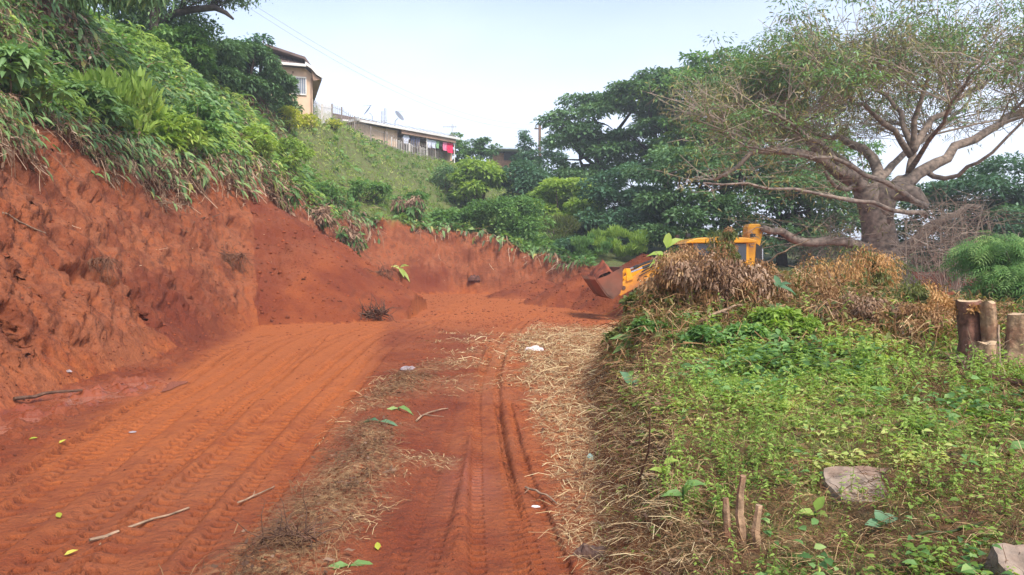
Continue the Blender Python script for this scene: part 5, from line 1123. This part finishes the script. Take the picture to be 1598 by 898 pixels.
# ================================================================== backhoe loader
yel = mat_plain('machine_yellow', (.90,.40,.008), .40, 0, .06, 2, 0, (.45,.17,.04,1), .35)
blk = mat_plain('machine_black', (.025,.025,.027), .5, 0, .1, 4, 0, (.2,.08,.04,1), .2)
steel = mat_plain('bucket_steel', (.17,.085,.055), .7, .2, .2, 3, .3, (.27,.075,.035,1), .6)
chrome = mat_plain('ram_rod', (.55,.55,.56), .25, .9, .05, 3); tyre_m = mat_plain('tyre_rubber', (.03,.028,.027), .85, 0, .2, 6, .3, (.25,.08,.04,1), .6); rim_m = mat_plain('wheel_rim', (.7,.68,.6), .5)
cabglass = mat_plain('cab_glass', (.05,.06,.08), .06, 0, .1, 2)
def backhoe():
    gx, gy = 7.35, 26.2; g = drop(gx, gy)[0]; z0 = 1.6 + (415 - 372) / F * 26 - 2.92
    root = empty('backhoe_loader', (gx, gy, z0), 'yellow backhoe loader working behind the mound with its front bucket full of red earth', 'digger', None, R(185))
    MB().box((1.0, 0, .85), (4.1, .9, .5)).build('chassis', blk, root, bevel=.03)
    h = MB(); h.prism([(1.35,1.05),(2.9,1.05),(2.95,1.45),(2.6,1.72),(1.35,1.85)], -.5, .5); hd = h.build('hood', yel, root, bevel=.04); MB().box((2.97, 0, 1.25), (.04, .7, .35)).build('grille', blk, hd)
    MB().tube([(2.0,.42,1.7),(2.0,.42,2.45),(1.96,.42,2.55)], .045, 8).build('exhaust', blk, root)
    # cab
    c = MB()
    for x, y in ((-.72,.72),(-.72,-.72),(.35,.76),(.35,-.76),(1.28,.70),(1.28,-.70)): c.tube([(x, y, 1.0), (x - (.10 if x > 1 else -.02), y * .96, 2.78)], .05, 6)
    c.box((.3, 0, 1.0), (2.1, 1.5, .5)); c.box((.3, .74, 2.05), (2.0, .05, .06)); c.build('cab_frame', yel, root)
    rf = MB(); prof = [(-.98,2.74),(1.35,2.72),(1.52,2.70),(1.42,2.80),(1.1,2.90),(.3,2.95),(-.6,2.92),(-.98,2.84)]; rf.prism(prof, -.86, .86); rf.build('roof', yel, root, bevel=.03)
    for nm, x, wd in (('window', -.18, .96), ('window', .80, .82)):
        for y in (.745, -.745): MB().box((x, y, 1.98), (wd, .02, 1.45)).build(nm, cabglass, root)
    MB().box((1.22, 0, 2.0), (.02, 1.36, 1.4)).build('windscreen', cabglass, root); MB().box((-.74, 0, 2.0), (.02, 1.36, 1.4)).build('rear_window', cabglass, root)
    s = MB(); s.box((.1, 0, 1.45), (.5, .5, .15)); s.box((-.15, 0, 1.8), (.12, .5, .7)); s.build('seat', blk, root, bevel=.04)
    MB().box((.55, 1.0, 2.45), (.06, .25, .35)).build('mirror', blk, root)
    # wheels
    def wheel(x, y, r, w, nm):
        e = bpy.data.objects.new(nm, None); col.objects.link(e); e.parent = root; e.location = (x, y, r - .05)
        t = MB(); n = 28; V = []; Fc = []; pr = [(.55*r,-w/2),(.92*r,-w/2),(r,-w*.3),(r,w*.3),(.92*r,w/2),(.55*r,w/2)]
        for k in range(n):
            a = 2*math.pi*k/n; q = 1 + (.03 if k % 2 else 0)
            V += [(math.cos(a)*p0*(q if p0 > .8*r else 1), y_, math.sin(a)*p0*(q if p0 > .8*r else 1)) for p0, y_ in pr]
        for k in range(n):
            for j in range(5): Fc.append((k*6+j, k*6+j+1, ((k+1) % n)*6+j+1, ((k+1) % n)*6+j))
        t.add(V, Fc).build('tyre', tyre_m, e); MB().tube([(0,-w*.38,0),(0,-w*.3,0),(0,w*.3,0),(0,w*.38,0)], [r*.3,.56*r,.56*r,r*.3], 18).build('rim', rim_m, e)
    for y in (-.9, .9): wheel(-.05, y, .74, .45, 'rear_wheel'); wheel(2.25, y * .97, .48, .32, 'front_wheel')
    fd = MB()
    for y in (-.9, .9): fd.prism([(-.95,1.0),(-.7,1.5),(-.2,1.68),(.4,1.62),(.85,1.25),(.85,1.35),(.42,1.72),(-.2,1.78),(-.75,1.6),(-1.03,1.02)], y - .25, y + .25)
    fd.build('fender', yel, root)
    # loader arms, rams, bucket
    for y in (-.62, .62):
        a = MB(); a.prism([(1.0,2.02),(1.2,2.16),(2.35,2.14),(3.05,1.72),(3.35,1.52),(3.86,1.30),(3.92,1.02),(3.72,.92),(3.15,1.22),(2.3,1.72),(1.15,1.84)], y - .07, y + .07); a.build('loader_arm', yel, root, bevel=.015)
        r_ = MB(); r_.tube([(2.05, y + .02, 2.20), (2.95, y + .02, 1.88)], .062, 8); ra = r_.build('hydraulic_ram', blk, root); MB().tube([(2.95, y + .02, 1.88), (3.38, y + .02, 1.72)], .032, 8).build('rod', chrome, ra)
        t = MB(); t.prism([(3.30,1.50),(3.42,1.86),(3.56,1.86),(3.52,1.42)], y + .08, y + .14); t.prism([(3.42,1.86),(3.55,1.86),(3.86,1.42),(3.74,1.36)], y - .10, y - .04); t.build('bucket_link', yel, root)
        MB().tube([(3.62, y - .1, 1.20), (3.62, y + .1, 1.20)], .07, 8).build('pivot_pin', blk, root)
    MB().tube([(3.1,-.6,1.45),(3.1,.6,1.45)], .09, 8).build('cross_tube', yel, root)
    bq = lambda l: [(3.78 + (x - 3.78) * .72, z) for x, z in l]
    side = bq([(3.78,1.90),(3.80,1.30),(3.92,1.05),(4.20,.88),(4.45,.98),(4.98,1.50)])
    bk = MB(); th = .04
    V = [];  o2 = bq([(3.78-th,1.92),(3.74,1.28),(3.86,1.01),(4.20,.83),(4.50,.94),(5.03,1.48)])
    for y in (-1.1, 1.1): V += [(x, y, z) for x, z in side] + [(x, y, z) for x, z in o2]
    Fc = []
    for k in range(5): Fc += [(k,k+1,k+13,k+12),(k+6,k+18,k+19,k+7)]
    Fc += [(0,12,18,6),(5,11,23,17)]
    for k in range(5): Fc += [(k,k+6,k+7,k+1),(k+12,k+13,k+19,k+18)]
    bk.add(V, Fc)
    for y in (-1.12, 1.08): bk.prism(side + bq([(4.5, 1.62)]), y, y + .04)
    bucket = bk.build('bucket', steel, root); tt = MB()
    for k in range(7): y = -1.0 + k * .333; tt.prism(bq([(4.86,1.36),(4.98,1.50),(5.16,1.64),(5.10,1.54)]), y - .05, y + .05)
    tt.build('teeth', steel, bucket)
    # boom folded upright at the back
    b = MB(); V = []; prof = [(.60,.24,-1.00,1.25),(1.2,.22,-1.02,1.2),(2.0,.20,-1.0,1.05),(2.45,.26,-1.08,1.0),(3.0,.28,-1.18,1.0),(3.32,.27,-1.20,1.0),(3.43,.18,-1.18,1.0)]
    for (z, hw, xc, _) in prof: V += [(xc + hw, -.22, z), (xc + hw, .22, z), (xc - hw, .22, z), (xc - hw, -.22, z)]
    Fc = [(0,1,2,3), tuple(range(4*(len(prof)-1), 4*len(prof)))[::-1]]
    for k in range(len(prof)-1):
        for j in range(4): Fc.append((4*k+j, 4*k+(j+1) % 4, 4*k+4+(j+1) % 4, 4*k+4+j))
    b.add(V, Fc); b.build('boom', yel, root, bevel=.03)
    d = MB(); d.prism([(-1.48,2.75),(-1.32,2.8),(-1.32,1.0),(-1.42,.6),(-1.62,.7),(-1.58,1.9)], -.12, .12); d.build('dipper', blk, root)
    sl = MB(); sl.prism([(-1.40,2.62),(-1.24,2.74),(-1.20,2.2),(-1.20,1.2),(-1.36,1.2)], .225, .24); sl.build('boom_slot', blk, root)
    MB().tube([(-1.5,.1,2.55),(-1.52,.1,1.2)], .05, 8).build('boom_ram', chrome, root)
    em = MB()
    for k, (w_, h_) in enumerate([(.05,.16),(.05,.10),(.05,.16)]): em.box((-1.08 + .07 * (k - 1), .233, 2.78 - .03 * k), (w_ * .6, .006, h_))
    em.box((-1.08, .232, 2.62), (.13, .006, .03)); em.build('emblem', mat_plain('emblem_grey', (.25,.18,.16), .5), root)
    st = MB()
    for y in (-.95, .95): st.box((-1.0, y, .75), (.18, .16, 1.3)); st.box((-1.0, y, .1), (.4, .35, .06))
    st.build('stabiliser', yel, root); bb = MB(); bb.prism([(-1.5,.45),(-1.15,.5),(-1.05,.85),(-1.45,1.1),(-1.6,.8)], -.35, .35); bb.build('digging_bucket', steel, root)
    hs_ = MB(); hs_.tube([(1.2,.72,2.1),(1.8,.78,2.28),(2.5,.74,2.0),(3.0,.72,1.75)], .018, 5); hs_.tube([(1.2,.75,2.0),(1.9,.80,2.12),(2.6,.76,1.86),(3.1,.73,1.6)], .018, 5); hs_.build('hose', blk, root)
    for x, y in ((1.35,.6),(1.35,-.6),(-.95,.6),(-.95,-.6)): MB().box((x, y, 3.0), (.12, .18, .12)).build('work_lamp', blk, root)
    # load of earth in the bucket, a thing of its own
    M = Matrix.Translation((gx, gy, z0)) @ Matrix.Rotation(R(185), 4, 'Z')
    n, m_ = 26, 18; V = []; Fc = []
    for i in range(n):
        for j in range(m_):
            a = i / (n-1); c_ = j / (m_-1); x = 3.84 + 1.12 * a; y = -1.06 + 2.12 * c_
            zt = 1.55 + .62 * (1 - abs(a - .48) * 1.75) * (1 - abs(c_ - .5) * 1.2) + .10 * float(fbm(x * 3, y * 3, None, 1, 3, 401)); lo = max(.9, np.interp(x, [3.8,3.92,4.2,4.45,4.98], [1.32,1.07,.9,1.0,1.52]))
            V.append(M @ Vector((3.78 + (x - 3.78) * .72, y, max(zt * (1 - (abs(a-.5)*2)**6 * .1), lo + .02))))
    for i in range(n-1):
        for j in range(m_-1): q = i*m_+j; Fc.append((q, q+1, q+m_+1, q+m_))
    b0 = len(V)
    for (i, j) in [(0,0),(n-1,0),(n-1,m_-1),(0,m_-1)]: x = 3.84 + 1.12 * i/(n-1); y = -1.06 + 2.12*j/(m_-1); V.append(M @ Vector((min(3.78 + (x - 3.78) * .72, 4.3), y, 1.1)))
    o = MB().add([tuple(v) for v in V], Fc + [(b0, b0+1, b0+2, b0+3)]).build('soil_load', clod_fine, None, smooth=True); tag(o, 'heaped red earth filling the front bucket of the digger', 'earth')
clod_fine = mat_plain('fresh_earth', (.27,.065,.027), .95, 0, .35, 5, 1.0)
backhoe()

# ================================================================== stumps, log, slabs, litter
wood_cut = mat_plain('stump_bark_tan', (.42,.27,.16), .95, 0, .35, 16, 1.0, (.22,.08,.045,1), .5)
wood_red = mat_plain('stump_bark_red', (.20,.09,.06), .95, 0, .35, 16, 1.0, (.27,.13,.09,1), .4)
wood_face = mat_plain('sawn_face', (.55,.38,.22), .8, 0, .15, 14)
def stump(px, py, d, h, r, lab, mat, tilt=0., flare=1.5, ragged=0.):
    p = P(px, py, d); g = at(px, d); base = np.array([g[0], g[1], g[2] - .04]); root = empty('tree_stump', base, lab, 'stump', 'sawn stumps at the right'); n = 22; V = []; Fc = []; lv = [(-.08,flare*1.15),(.06,flare),(.2,1.0+(flare-1)*.5),(.4,1.0),(.7,.95),(1.0,.93)]
    ph = rng.random() * 6
    for k, (t, q) in enumerate(lv):
        for i in range(n):
            a = 2*math.pi*i/n; rr = r * q * (1 + .10 * math.sin(3*a+ph) + .06 * math.sin(7*a+ph*2) * q + .03 * rng.normal()); zz = t * h + (ragged * h * max(0, math.sin(2*a+ph)) if t == 1.0 else 0)
            V.append((rr * math.cos(a) + tilt * t * h, rr * math.sin(a), zz))
    for k in range(len(lv)-1):
        for i in range(n): Fc.append((k*n+i, k*n+(i+1) % n, (k+1)*n+(i+1) % n, (k+1)*n+i))
    MB().add(V, Fc).build('trunk', mat, root, smooth=True)
    top = V[-n:]; c = np.mean(top, axis=0); MB().add([tuple(c + np.array([0,0,.004]))] + top, [(0, 1+i, 1+(i+1) % n) for i in range(n)]).build('sawn_top', wood_face, root)
stump(1523, 580, 6.9, .62, .105, 'dark reddish sawn stump leaning left with dead leaves on top', wood_red, -.12, 1.5, .03)
stump(1553, 582, 6.75, .62, .07, 'slim tan stump in the middle of the three', wood_cut, -.10, 1.9, .04)
stump(1594, 585, 6.6, .52, .115, 'wide tan stump at the right edge of the picture', wood_cut, .02, 1.35, .02)
stump(1536, 585, 6.45, .30, .10, 'short broken stump in front of the dark and slim ones', wood_cut, .05, 1.6, .08)
bush('dead_shrub', 'rusty dead leaves lying on top of the dark stump', 'dead leaves', P(1514, 492, 6.9), .15, .10, 220, .05, leaf_dead_orange, 'curl', .4, pads=6, stems=0)
def stick(name, lab, p0, p1, r0, r1, mat=stick_mat, bend=.06, lift=.02, n=7, cat='stick', group='loose sticks and branches', twigs=0):
    a, b = np.array(p0), np.array(p1); b_ = MB(); L = np.linalg.norm(b - a); pts = []
    off = rng.normal(size=3) * bend * L; off[2] = abs(off[2]) * .3
    for k in range(n):
        t = k / (n-1); pts.append(a + (b - a) * t + off * math.sin(math.pi * t) + rng.normal(size=3) * .012 * L + np.array([0, 0, lift]))
    b_.tube(pts, list(np.linspace(r0, r1, n)), 6, wob=.12)
    for k in range(twigs):
        s = pts[rng.integers(1, n-1)]; e = s + rng.normal(size=3) * .22 * L * np.array([1, 1, .25]) + np.array([0, 0, .02 * L]); b_.tube([s, (s+e)/2, e], [r1, r1*.7, r1*.4], 4)
    o = b_.build(name, mat); tag(o, lab, cat, group); return o
stick('log', 'reddish log lying at the foot of the stumps', on(1538, 594), on(1605, 612), .045, .04, wood_red, .03, .03, cat='log', group=None)
stick('stick', 'long pale stick lying on the tyre tracks at lower left', on(138, 850), on(292, 796), .011, .006, twigs=2)
stick('stick', 'thin curved twig arching over the straw left of the middle track', on(370, 790), on(430, 762), .007, .004, twigs=1)
#stick('stick', 'straight pale stick crossing the straw below the middle', on(480, 868), on(600, 838), .009, .005)
#stick('stick', 'short thick piece of branch lying in the straw row', on(395, 825), on(440, 808), .018, .012, root_mat)
stick('stick', 'forked twig beside the upper end of the straw row', on(650, 660), on(700, 640), .010, .006, twigs=2)
stick('stick', 'pale stick lying at the right edge of the straw near the weeds', on(820, 765), on(870, 790), .009, .006, twigs=1)
stick('stick', 'dark stick leaning across the big bare bank', on(288, 366), on(340, 341), .025, .012, root_mat, lift=.08)
stick('stick', 'long dry stem slanting down the bank at the left edge', on(2, 336), on(70, 370), .022, .01, twigs=2, lift=.05)
stick('stick', 'upright thin stem leaning on the near face of the mound', on(985, 780), P(1010, 655, 3.9), .008, .004, root_mat, lift=0)
stick('stick', 'long pale bare stem slanting over the mound below the digger boom', P(1190, 412, 9.6), P(1262, 374, 9.2), .012, .006, lift=0)
stick('stick', 'fallen bough lying across the rusty dead bushes', P(1090, 503, 8.3), P(1160, 478, 8.8), .022, .012, lift=.02, twigs=3)
stick('stick', 'thin green stalk lying across the weeds at lower right', on(1425, 860), on(1535, 838), .008, .005, leaf_olive, lift=.06)
stick('stick', 'bare bent stem beside the stumps', P(1560, 510, 6.4), on(1570, 600), .008, .006, lift=.0)
stick('plank', 'dark wet pole lying beside the puddle', on(22, 628), on(130, 610), .026, .015, root_mat, .05, .02, cat='pole', group=None)
for k, (px, py, d, h, lab) in enumerate([(1142, 900, 3.2, .20, 'left of the broken woody stalks at the bottom of the mound'), (1162, 900, 3.15, .30, 'tallest of the broken woody stalks at the bottom of the mound'), (1180, 905, 3.12, .17, 'right of the broken woody stalks at the bottom of the mound')]):
    g = at(px, d); stick('woody_stalk', lab, g - np.array([0, 0, .05]), g + np.array([.02 * (k-1), 0, h]), .022, .014, wood_cut, .02, 0, 5, 'stalk', 'broken stalks')
def slab(name, lab, px, py, poly, th, tilt, mat, rz=0):
    p, _ = hit(px, py); root = bpy.data.objects.new(name, None)
    import bmesh
    bm = bmesh.new(); vs = [bm.verts.new((x, y, 0)) for x, y in poly]; f = bm.faces.new(vs); ex = bmesh.ops.extrude_face_region(bm, geom=[f]); up = [v for v in ex['geom'] if isinstance(v, bmesh.types.BMVert)]
    for v in up: v.co.z += th; v.co.x *= .96; v.co.y *= .96
    bmesh.ops.recalc_face_normals(bm, faces=bm.faces); bmesh.ops.triangulate(bm, faces=bm.faces); bmesh.ops.subdivide_edges(bm, edges=bm.edges, cuts=5, use_grid_fill=True)
    for v in bm.verts:
        n = .020 * float(fbm(v.co.x * 8, v.co.y * 8, v.co.z * 8, 1, 3, 411)); v.co += Vector((n, n * .5, n))
    me = bpy.data.meshes.new(name); bm.to_mesh(me); bm.free(); me.polygons.foreach_set('use_smooth', [False] * len(me.polygons)); o = mesh_obj(name, me, mat); o.location = p - np.array([0, 0, .05]); o.rotation_euler = (R(tilt), 0, rz); tag(o, lab, 'stone'); return o
concrete = mat_plain('weathered_concrete', (.33,.25,.19), .95, 0, .3, 14, 1.0, (.22,.13,.09,1), .5)
slab('concrete_block', 'flat grey brown concrete block half buried in the weeds', 1362, 762, [(x * .98, y * .92) for x, y in [(-.21,-.12),(-.05,-.17),(.10,-.13),(.21,.0),(.24,.16),(.0,.20),(-.18,.19),(-.23,.05)]], .07, 17, concrete)
slab('concrete_block', 'corner of a pale concrete block at the bottom right edge', 1590, 905, [(-.07,-.15),(.2,-.15),(.2,.12),(-.05,.12),(-.09,.02)], .12, 20, concrete)
g = at(1409, 8.3); o = MB().tube([g - np.array([0,0,.05]), g + np.array([0,0,.05]), g + np.array([0,0,.16])], [.032,.03,.03], 10).build('marker_post', mat_plain('pale_pipe', (.5,.47,.45), .7)); tag(o, 'short pale grey post standing in the weeds left of the stumps', 'marker post')
def rag(name, lab, px, py, sx_, sy_, sz_, mat, cat='litter', group='rubbish on the ground'):
    p, nn = hit(px, py); n = 12; V = []; Fc = []; th = []
    for s_ in (0, 1):
        for i in range(n):
            for j in range(n):
                a, c = i/(n-1)*2-1, j/(n-1)*2-1; rr = 1 - .15 * rng.random(); z = sz_ * max(0, (1 - a*a) * (1 - c*c)) ** .4 * (.4 + .6 * abs(float(vn(a*2.5 + px, c*2.5, None, 421)))) * (1 - s_) + .003
                V.append((p[0] + a * sx_ * math.sqrt(max(.0, 1 - c*c*.5)) * rr, p[1] + c * sy_ * math.sqrt(max(0, 1 - a*a*.5)) * rr, p[2] + z))
    for s_ in (0, 1):
        for i in range(n-1):
            for j in range(n-1): q = s_*n*n + i*n+j; Fc.append((q, q+1, q+n+1, q+n))
    o = MB().add(V, Fc).build(name, mat, smooth=False); tag(o, lab, cat, group)
plastic_white = mat_plain('plastic_white', (.72,.66,.66), .35, 0, .08, 12); plastic_green = mat_plain('plastic_pale_green', (.42,.58,.50), .35, 0, .1, 12); plastic_grey = mat_plain('plastic_grey', (.33,.27,.28), .35, 0, .25, 12)
rag('plastic_bag', 'white plastic bag lying on the straw beyond the track', 834, 547, .19, .10, .10, plastic_white)
rag('plastic_bag', 'flat grey plastic sheet at the top of the straw row', 637, 577, .14, .10, .07, plastic_grey)
rag('plastic_scrap', 'pale green plastic scrap at the foot of the mound', 921, 716, .035, .05, .05, plastic_green)
rag('plastic_scrap', 'dusty scrap at the foot of the left bank', 107, 581, .05, .035, .04, plastic_grey)
rag('plastic_scrap', 'crumpled dull scrap on the left tyre tracks', 207, 675, .04, .03, .012, plastic_grey)
rag('plastic_scrap', 'small pale scrap beside the right track near the straw', 836, 792, .035, .015, .015, plastic_white)
rag('cardboard', 'brown folded card at the bottom of the picture beside the mound', 925, 868, .12, .06, .08, mat_plain('wet_card', (.13,.07,.05), .7, 0, .2, 10))
rag('rock', 'dark red block of earth on the far floor below the creeper bank', 740, 438, .40, .3, .45, mat_plain('earth_block', (.13,.05,.035), .9, 0, .3, 6, .8), 'rock', None)
for i, (px, py, lab) in enumerate([(45, 688, 'pale green fallen leaf at far left of the tracks'), (100, 870, 'yellow fallen leaf at the lower left corner'), (92, 694, 'tiny white fallen leaf left of the tracks'), (590, 862, 'yellow fallen leaf below the straw row'), (94, 811, 'cream fallen leaf on the lower left track')]):
    p = on(px, py); o = mesh_obj('fallen_leaf', leaves_mesh('fallen_leaf', 'leaf', np.array([p + np.array([0, 0, .012])]), np.array([[.8 - .3*i, .4, .15]]), np.array([[0, -.3, 1.]]), [.07], [.04], 0.), yellow_leaf); tag(o, lab, 'leaf', 'single fallen leaves')
# roots and tangles
root_mat2 = mat_plain('root_red', (.20,.09,.05), .95, 0, .3, 5)
def tangle(name, lab, p, rad, n, mat, r0=.012, cat='roots', group='root tangles', hang=0.):
    b = MB(); b.tube([(-rad*.7,0,0),(0,.03,.01),(rad*.7,0,0)], r0, 5)
    for k in range(n):
        d = rand_dirs(1, .1 - hang)[0]; L = rad * (.6 + .8 * rng.random()); u_ = rng.uniform(-.68, .68); s = np.array([u_ * rad, .03 * (1 - abs(u_) / .7), .01 * (1 - abs(u_) / .7)]); pts = [s]; v = d
        for j in range(4): v = unit(v + rng.normal(size=3) * .45 + np.array([0, 0, -hang * .4])); pts.append(pts[-1] + v * L / 4)
        b.tube(pts, [r0, r0*.8, r0*.6, r0*.4, r0*.25], 4, cap=False)
    o = b.build(name, mat); o.location = Vector([float(v) for v in p]); tag(o, lab, cat, group)
tangle('root_ball', 'dark uprooted root ball at the tip of the spoil fan', on(583, 500) + np.array([0, 0, .18]), .50, 70, root_mat, .02)
tangle('root_tangle', 'hanging roots in the big hollow of the bare bank', on(352, 398) + np.array([.1, -.15, .0]), .75, 150, root_mat2, .008, hang=.9)
tangle('root_tangle', 'roots over the dark hollow at the left of the bank', on(145, 405) + np.array([.12, -.1, .0]), .42, 100, root_mat2, .006, hang=.9)
tangle('root_tangle', 'small dark root tuft on the bank beside the bright seedling', on(592, 424) + np.array([.1, -.2, 0]), .55, 60, root_mat2, .014, hang=.6)
tangle('root_tangle', 'dry stems sprawling down the bank from the brink', on(215, 262) + np.array([.1, -.15, 0]), .8, 90, stick_mat, .009, hang=.6)
tangle('root_tangle', 'pale fallen stems lying on the upper bank', on(250, 318) + np.array([.08, -.1, 0]), .55, 50, stick_mat, .009, hang=.2)
tangle('root_tangle', 'heap of dark twigs in the straw at the bottom left', on(450, 855) + np.array([0, 0, .05]), .22, 60, root_mat, .004)
tangle('root_tangle', 'tangle of dead twigs around the stumps', P(1535, 572, 6.35), .26, 60, stick_mat, .006)
# broad leaved seedlings
def seedling(lab, p, L, dirs, mat, h=.1, aspect=.42, group='broad leaved young plants', hgts=None):
    root = empty('seedling', p, lab, 'plant', group); b = MB(); b.tube([(0,0,-.03),(0,0,h)], [.012*L/.2,.008*L/.2], 5); b.build('stem', leaf_mid, root)
    for i, (dx, dy, dz) in enumerate(dirs):
        s = np.array([[0, 0, h * (.6 + .4 * (i % 2))]]); mesh_obj('leaf', leaves_mesh('leaf', 'leaf', s, np.array([[dx, dy, dz]], float), np.array([[0, -.6, 1.]]), [L * (.8 + .3 * rng.random())], [L * aspect], .35, np.array([.5 + .4 * rng.random()])), mat, root)
seedling('bright yellow green seedling below the concrete block', on(1272, 812), .115, [(-.7,.0,.35),(.35,0,.95),(.1,-.4,.3)], leaf_bright, .04)
seedling('wide leaved seedling on the left brow of the mound', on(985, 612), .26, [(-.35,0,.8),(.9,0,.35),(.1,-.6,.2)], leaf_blue, .08)
seedling('lush seedling above the wide leaved one', on(992, 545), .34, [(-.8,0,.5),(.9,0,.25),(-.9,-.2,.0),(.2,-.3,.7)], leaf_mid, .10)
seedling('tall broad leaved plant topping the dead heap left of the cab', P(1040, 418, 11.5), .36, [(-.9,0,.35),(.75,0,.8),(-.8,-.1,-.2),(.1,0,1),(.8,-.2,-.3)], leaf_bright, .30)
seedling('pale broad leaf standing right of the digger boom', P(1213, 455, 9.0), .26, [(-.12,0,1),(.9,0,-.1),(.3,-.4,.4)], leaf_blue, .06)
seedling('dull leaved cutting stuck in the tallest bank at left', on(30, 212) + np.array([.1, -.1, 0]), .62, [(-.9,-.2,.5),(-.3,-.3,.4),(.7,-.2,-.2),(.4,-.4,-.5)], leaf_droop, .12)
seedling('bright seedling growing out of the bank near the far corner', on(622, 424) + np.array([.1, -.2, 0]), .70, [(-.7,-.2,.6),(.6,-.2,.4),(.7,-.2,-.5),(.2,-.3,-.2)], leaf_bright, .2)
seedling('single bright leaf sprig on the upper bank', on(290, 268) + np.array([.05, -.1, 0]), .42, [(.1,-.2,.9),(.3,-.3,-.5)], leaf_bright, .1)
seedling('pair of hanging leaves on the upper bank beneath the hillside', on(355, 262) + np.array([.1, -.2, 0]), .55, [(-.2,-.3,.3),(.3,-.3,-.7)], leaf_droop, .1)
seedling('small leaf lying on the bare bank at left', on(150, 275) + np.array([0, -.05, .02]), .22, [(.9,-.2,.0),(-.3,-.3,.5)], leaf_mid, .02)
seedling('young plant with bright leaves at the near face of the mound', on(1035, 760), .10, [(-.6,-.2,.5),(.6,-.2,.5),(.1,-.4,.8)], leaf_bright, .12)
seedling('dark three leaved plant in the shade of the mound', on(1066, 792), .12, [(-.8,-.1,.3),(.7,-.1,.4),(.2,-.4,.7)], leaf_mid, .10)
seedling('round leaved weed below the concrete block to the right', on(1375, 832), .085, [(-.7,-.1,.4),(.7,-.1,.5),(.0,-.5,.6),(-.2,.2,.8)], leaf_blue, .05, .7)
seedling('glossy leaved weed at the right edge', on(1575, 715), .14, [(-.9,-.1,.2),(.6,-.2,.4),(-.3,-.4,.5)], leaf_mid, .05, .5)
seedling('crushed green leaves at the top of the straw row', on(622, 640), .2, [(-.8,-.4,.1),(.8,-.5,.05)], leaf_mid, .03, .3)
seedling('pale torn leaf lying in the straw row', on(592, 660), .22, [(.95,-.1,.06),(-.6,.2,.08)], leaf_blue, .02, .25)
seedling('green leaf lying in the straw at the bottom left', on(545, 885), .16, [(.8,.4,.08),(-.5,-.2,.1)], leaf_mid, .01, .3)

# ================================================================== puddles
def puddle(lab, cx, cy, rx, ry, q, rz=0.):
    a = np.linspace(0, 2*math.pi, 48, endpoint=False); gx = cx + (rng.random(400)-.5)*rx; gy = cy + (rng.random(400)-.5)*ry
    z = float(np.quantile(drop_many(gx, gy)[0][:, 2], q)); V = [(cx, cy, z)]
    for t in a:
        k = 1 + .12 * math.sin(3*t) + .08 * math.sin(7*t + 1); x_, y_ = rx*k*math.cos(t), ry*k*math.sin(t); V.append((cx + x_*math.cos(rz) - y_*math.sin(rz), cy + x_*math.sin(rz) + y_*math.cos(rz), z))
    o = MB().add(V, [(0, 1+i, 1+(i+1) % 48) for i in range(48)]).build('puddle', mud_water); tag(o, lab, None, None, 'structure')
mud_water = mat_plain('muddy_water', (.34,.13,.085), .09, 0, .06, 2); mud_water.node_tree.nodes['Principled BSDF'].inputs['Specular IOR Level'].default_value = .6
pp = on(180, 608); puddle('shallow muddy puddle at the foot of the left bank', pp[0], pp[1], .55, 1.05, .42, -.25)
pp = on(30, 655); puddle('long muddy puddle in the gutter at the left edge', pp[0], pp[1], .30, .9, .40, -.1)
#'small wet patch in the middle of the right track', pp[0], pp[1], .15, .22, .40)

# ================================================================== air
haze = MB(); haze.box((0, 45, 9), (420, 420, 36)); hz = haze.build('haze', None); tag(hz, 'thin pale haze in the air', None, None, 'stuff')
hm = bpy.data.materials.new('haze_air'); hm.use_nodes = True; hn = hm.node_tree.nodes; hn.remove(hn['Principled BSDF']); pv = hn.new('ShaderNodeVolumePrincipled'); pv.inputs['Color'].default_value = (.92,.95,1,1); pv.inputs['Density'].default_value = .0019; pv.inputs['Anisotropy'].default_value = .3
hm.node_tree.links.new(pv.outputs[0], hn['Material Output'].inputs['Volume']); hz.data.materials.append(hm)
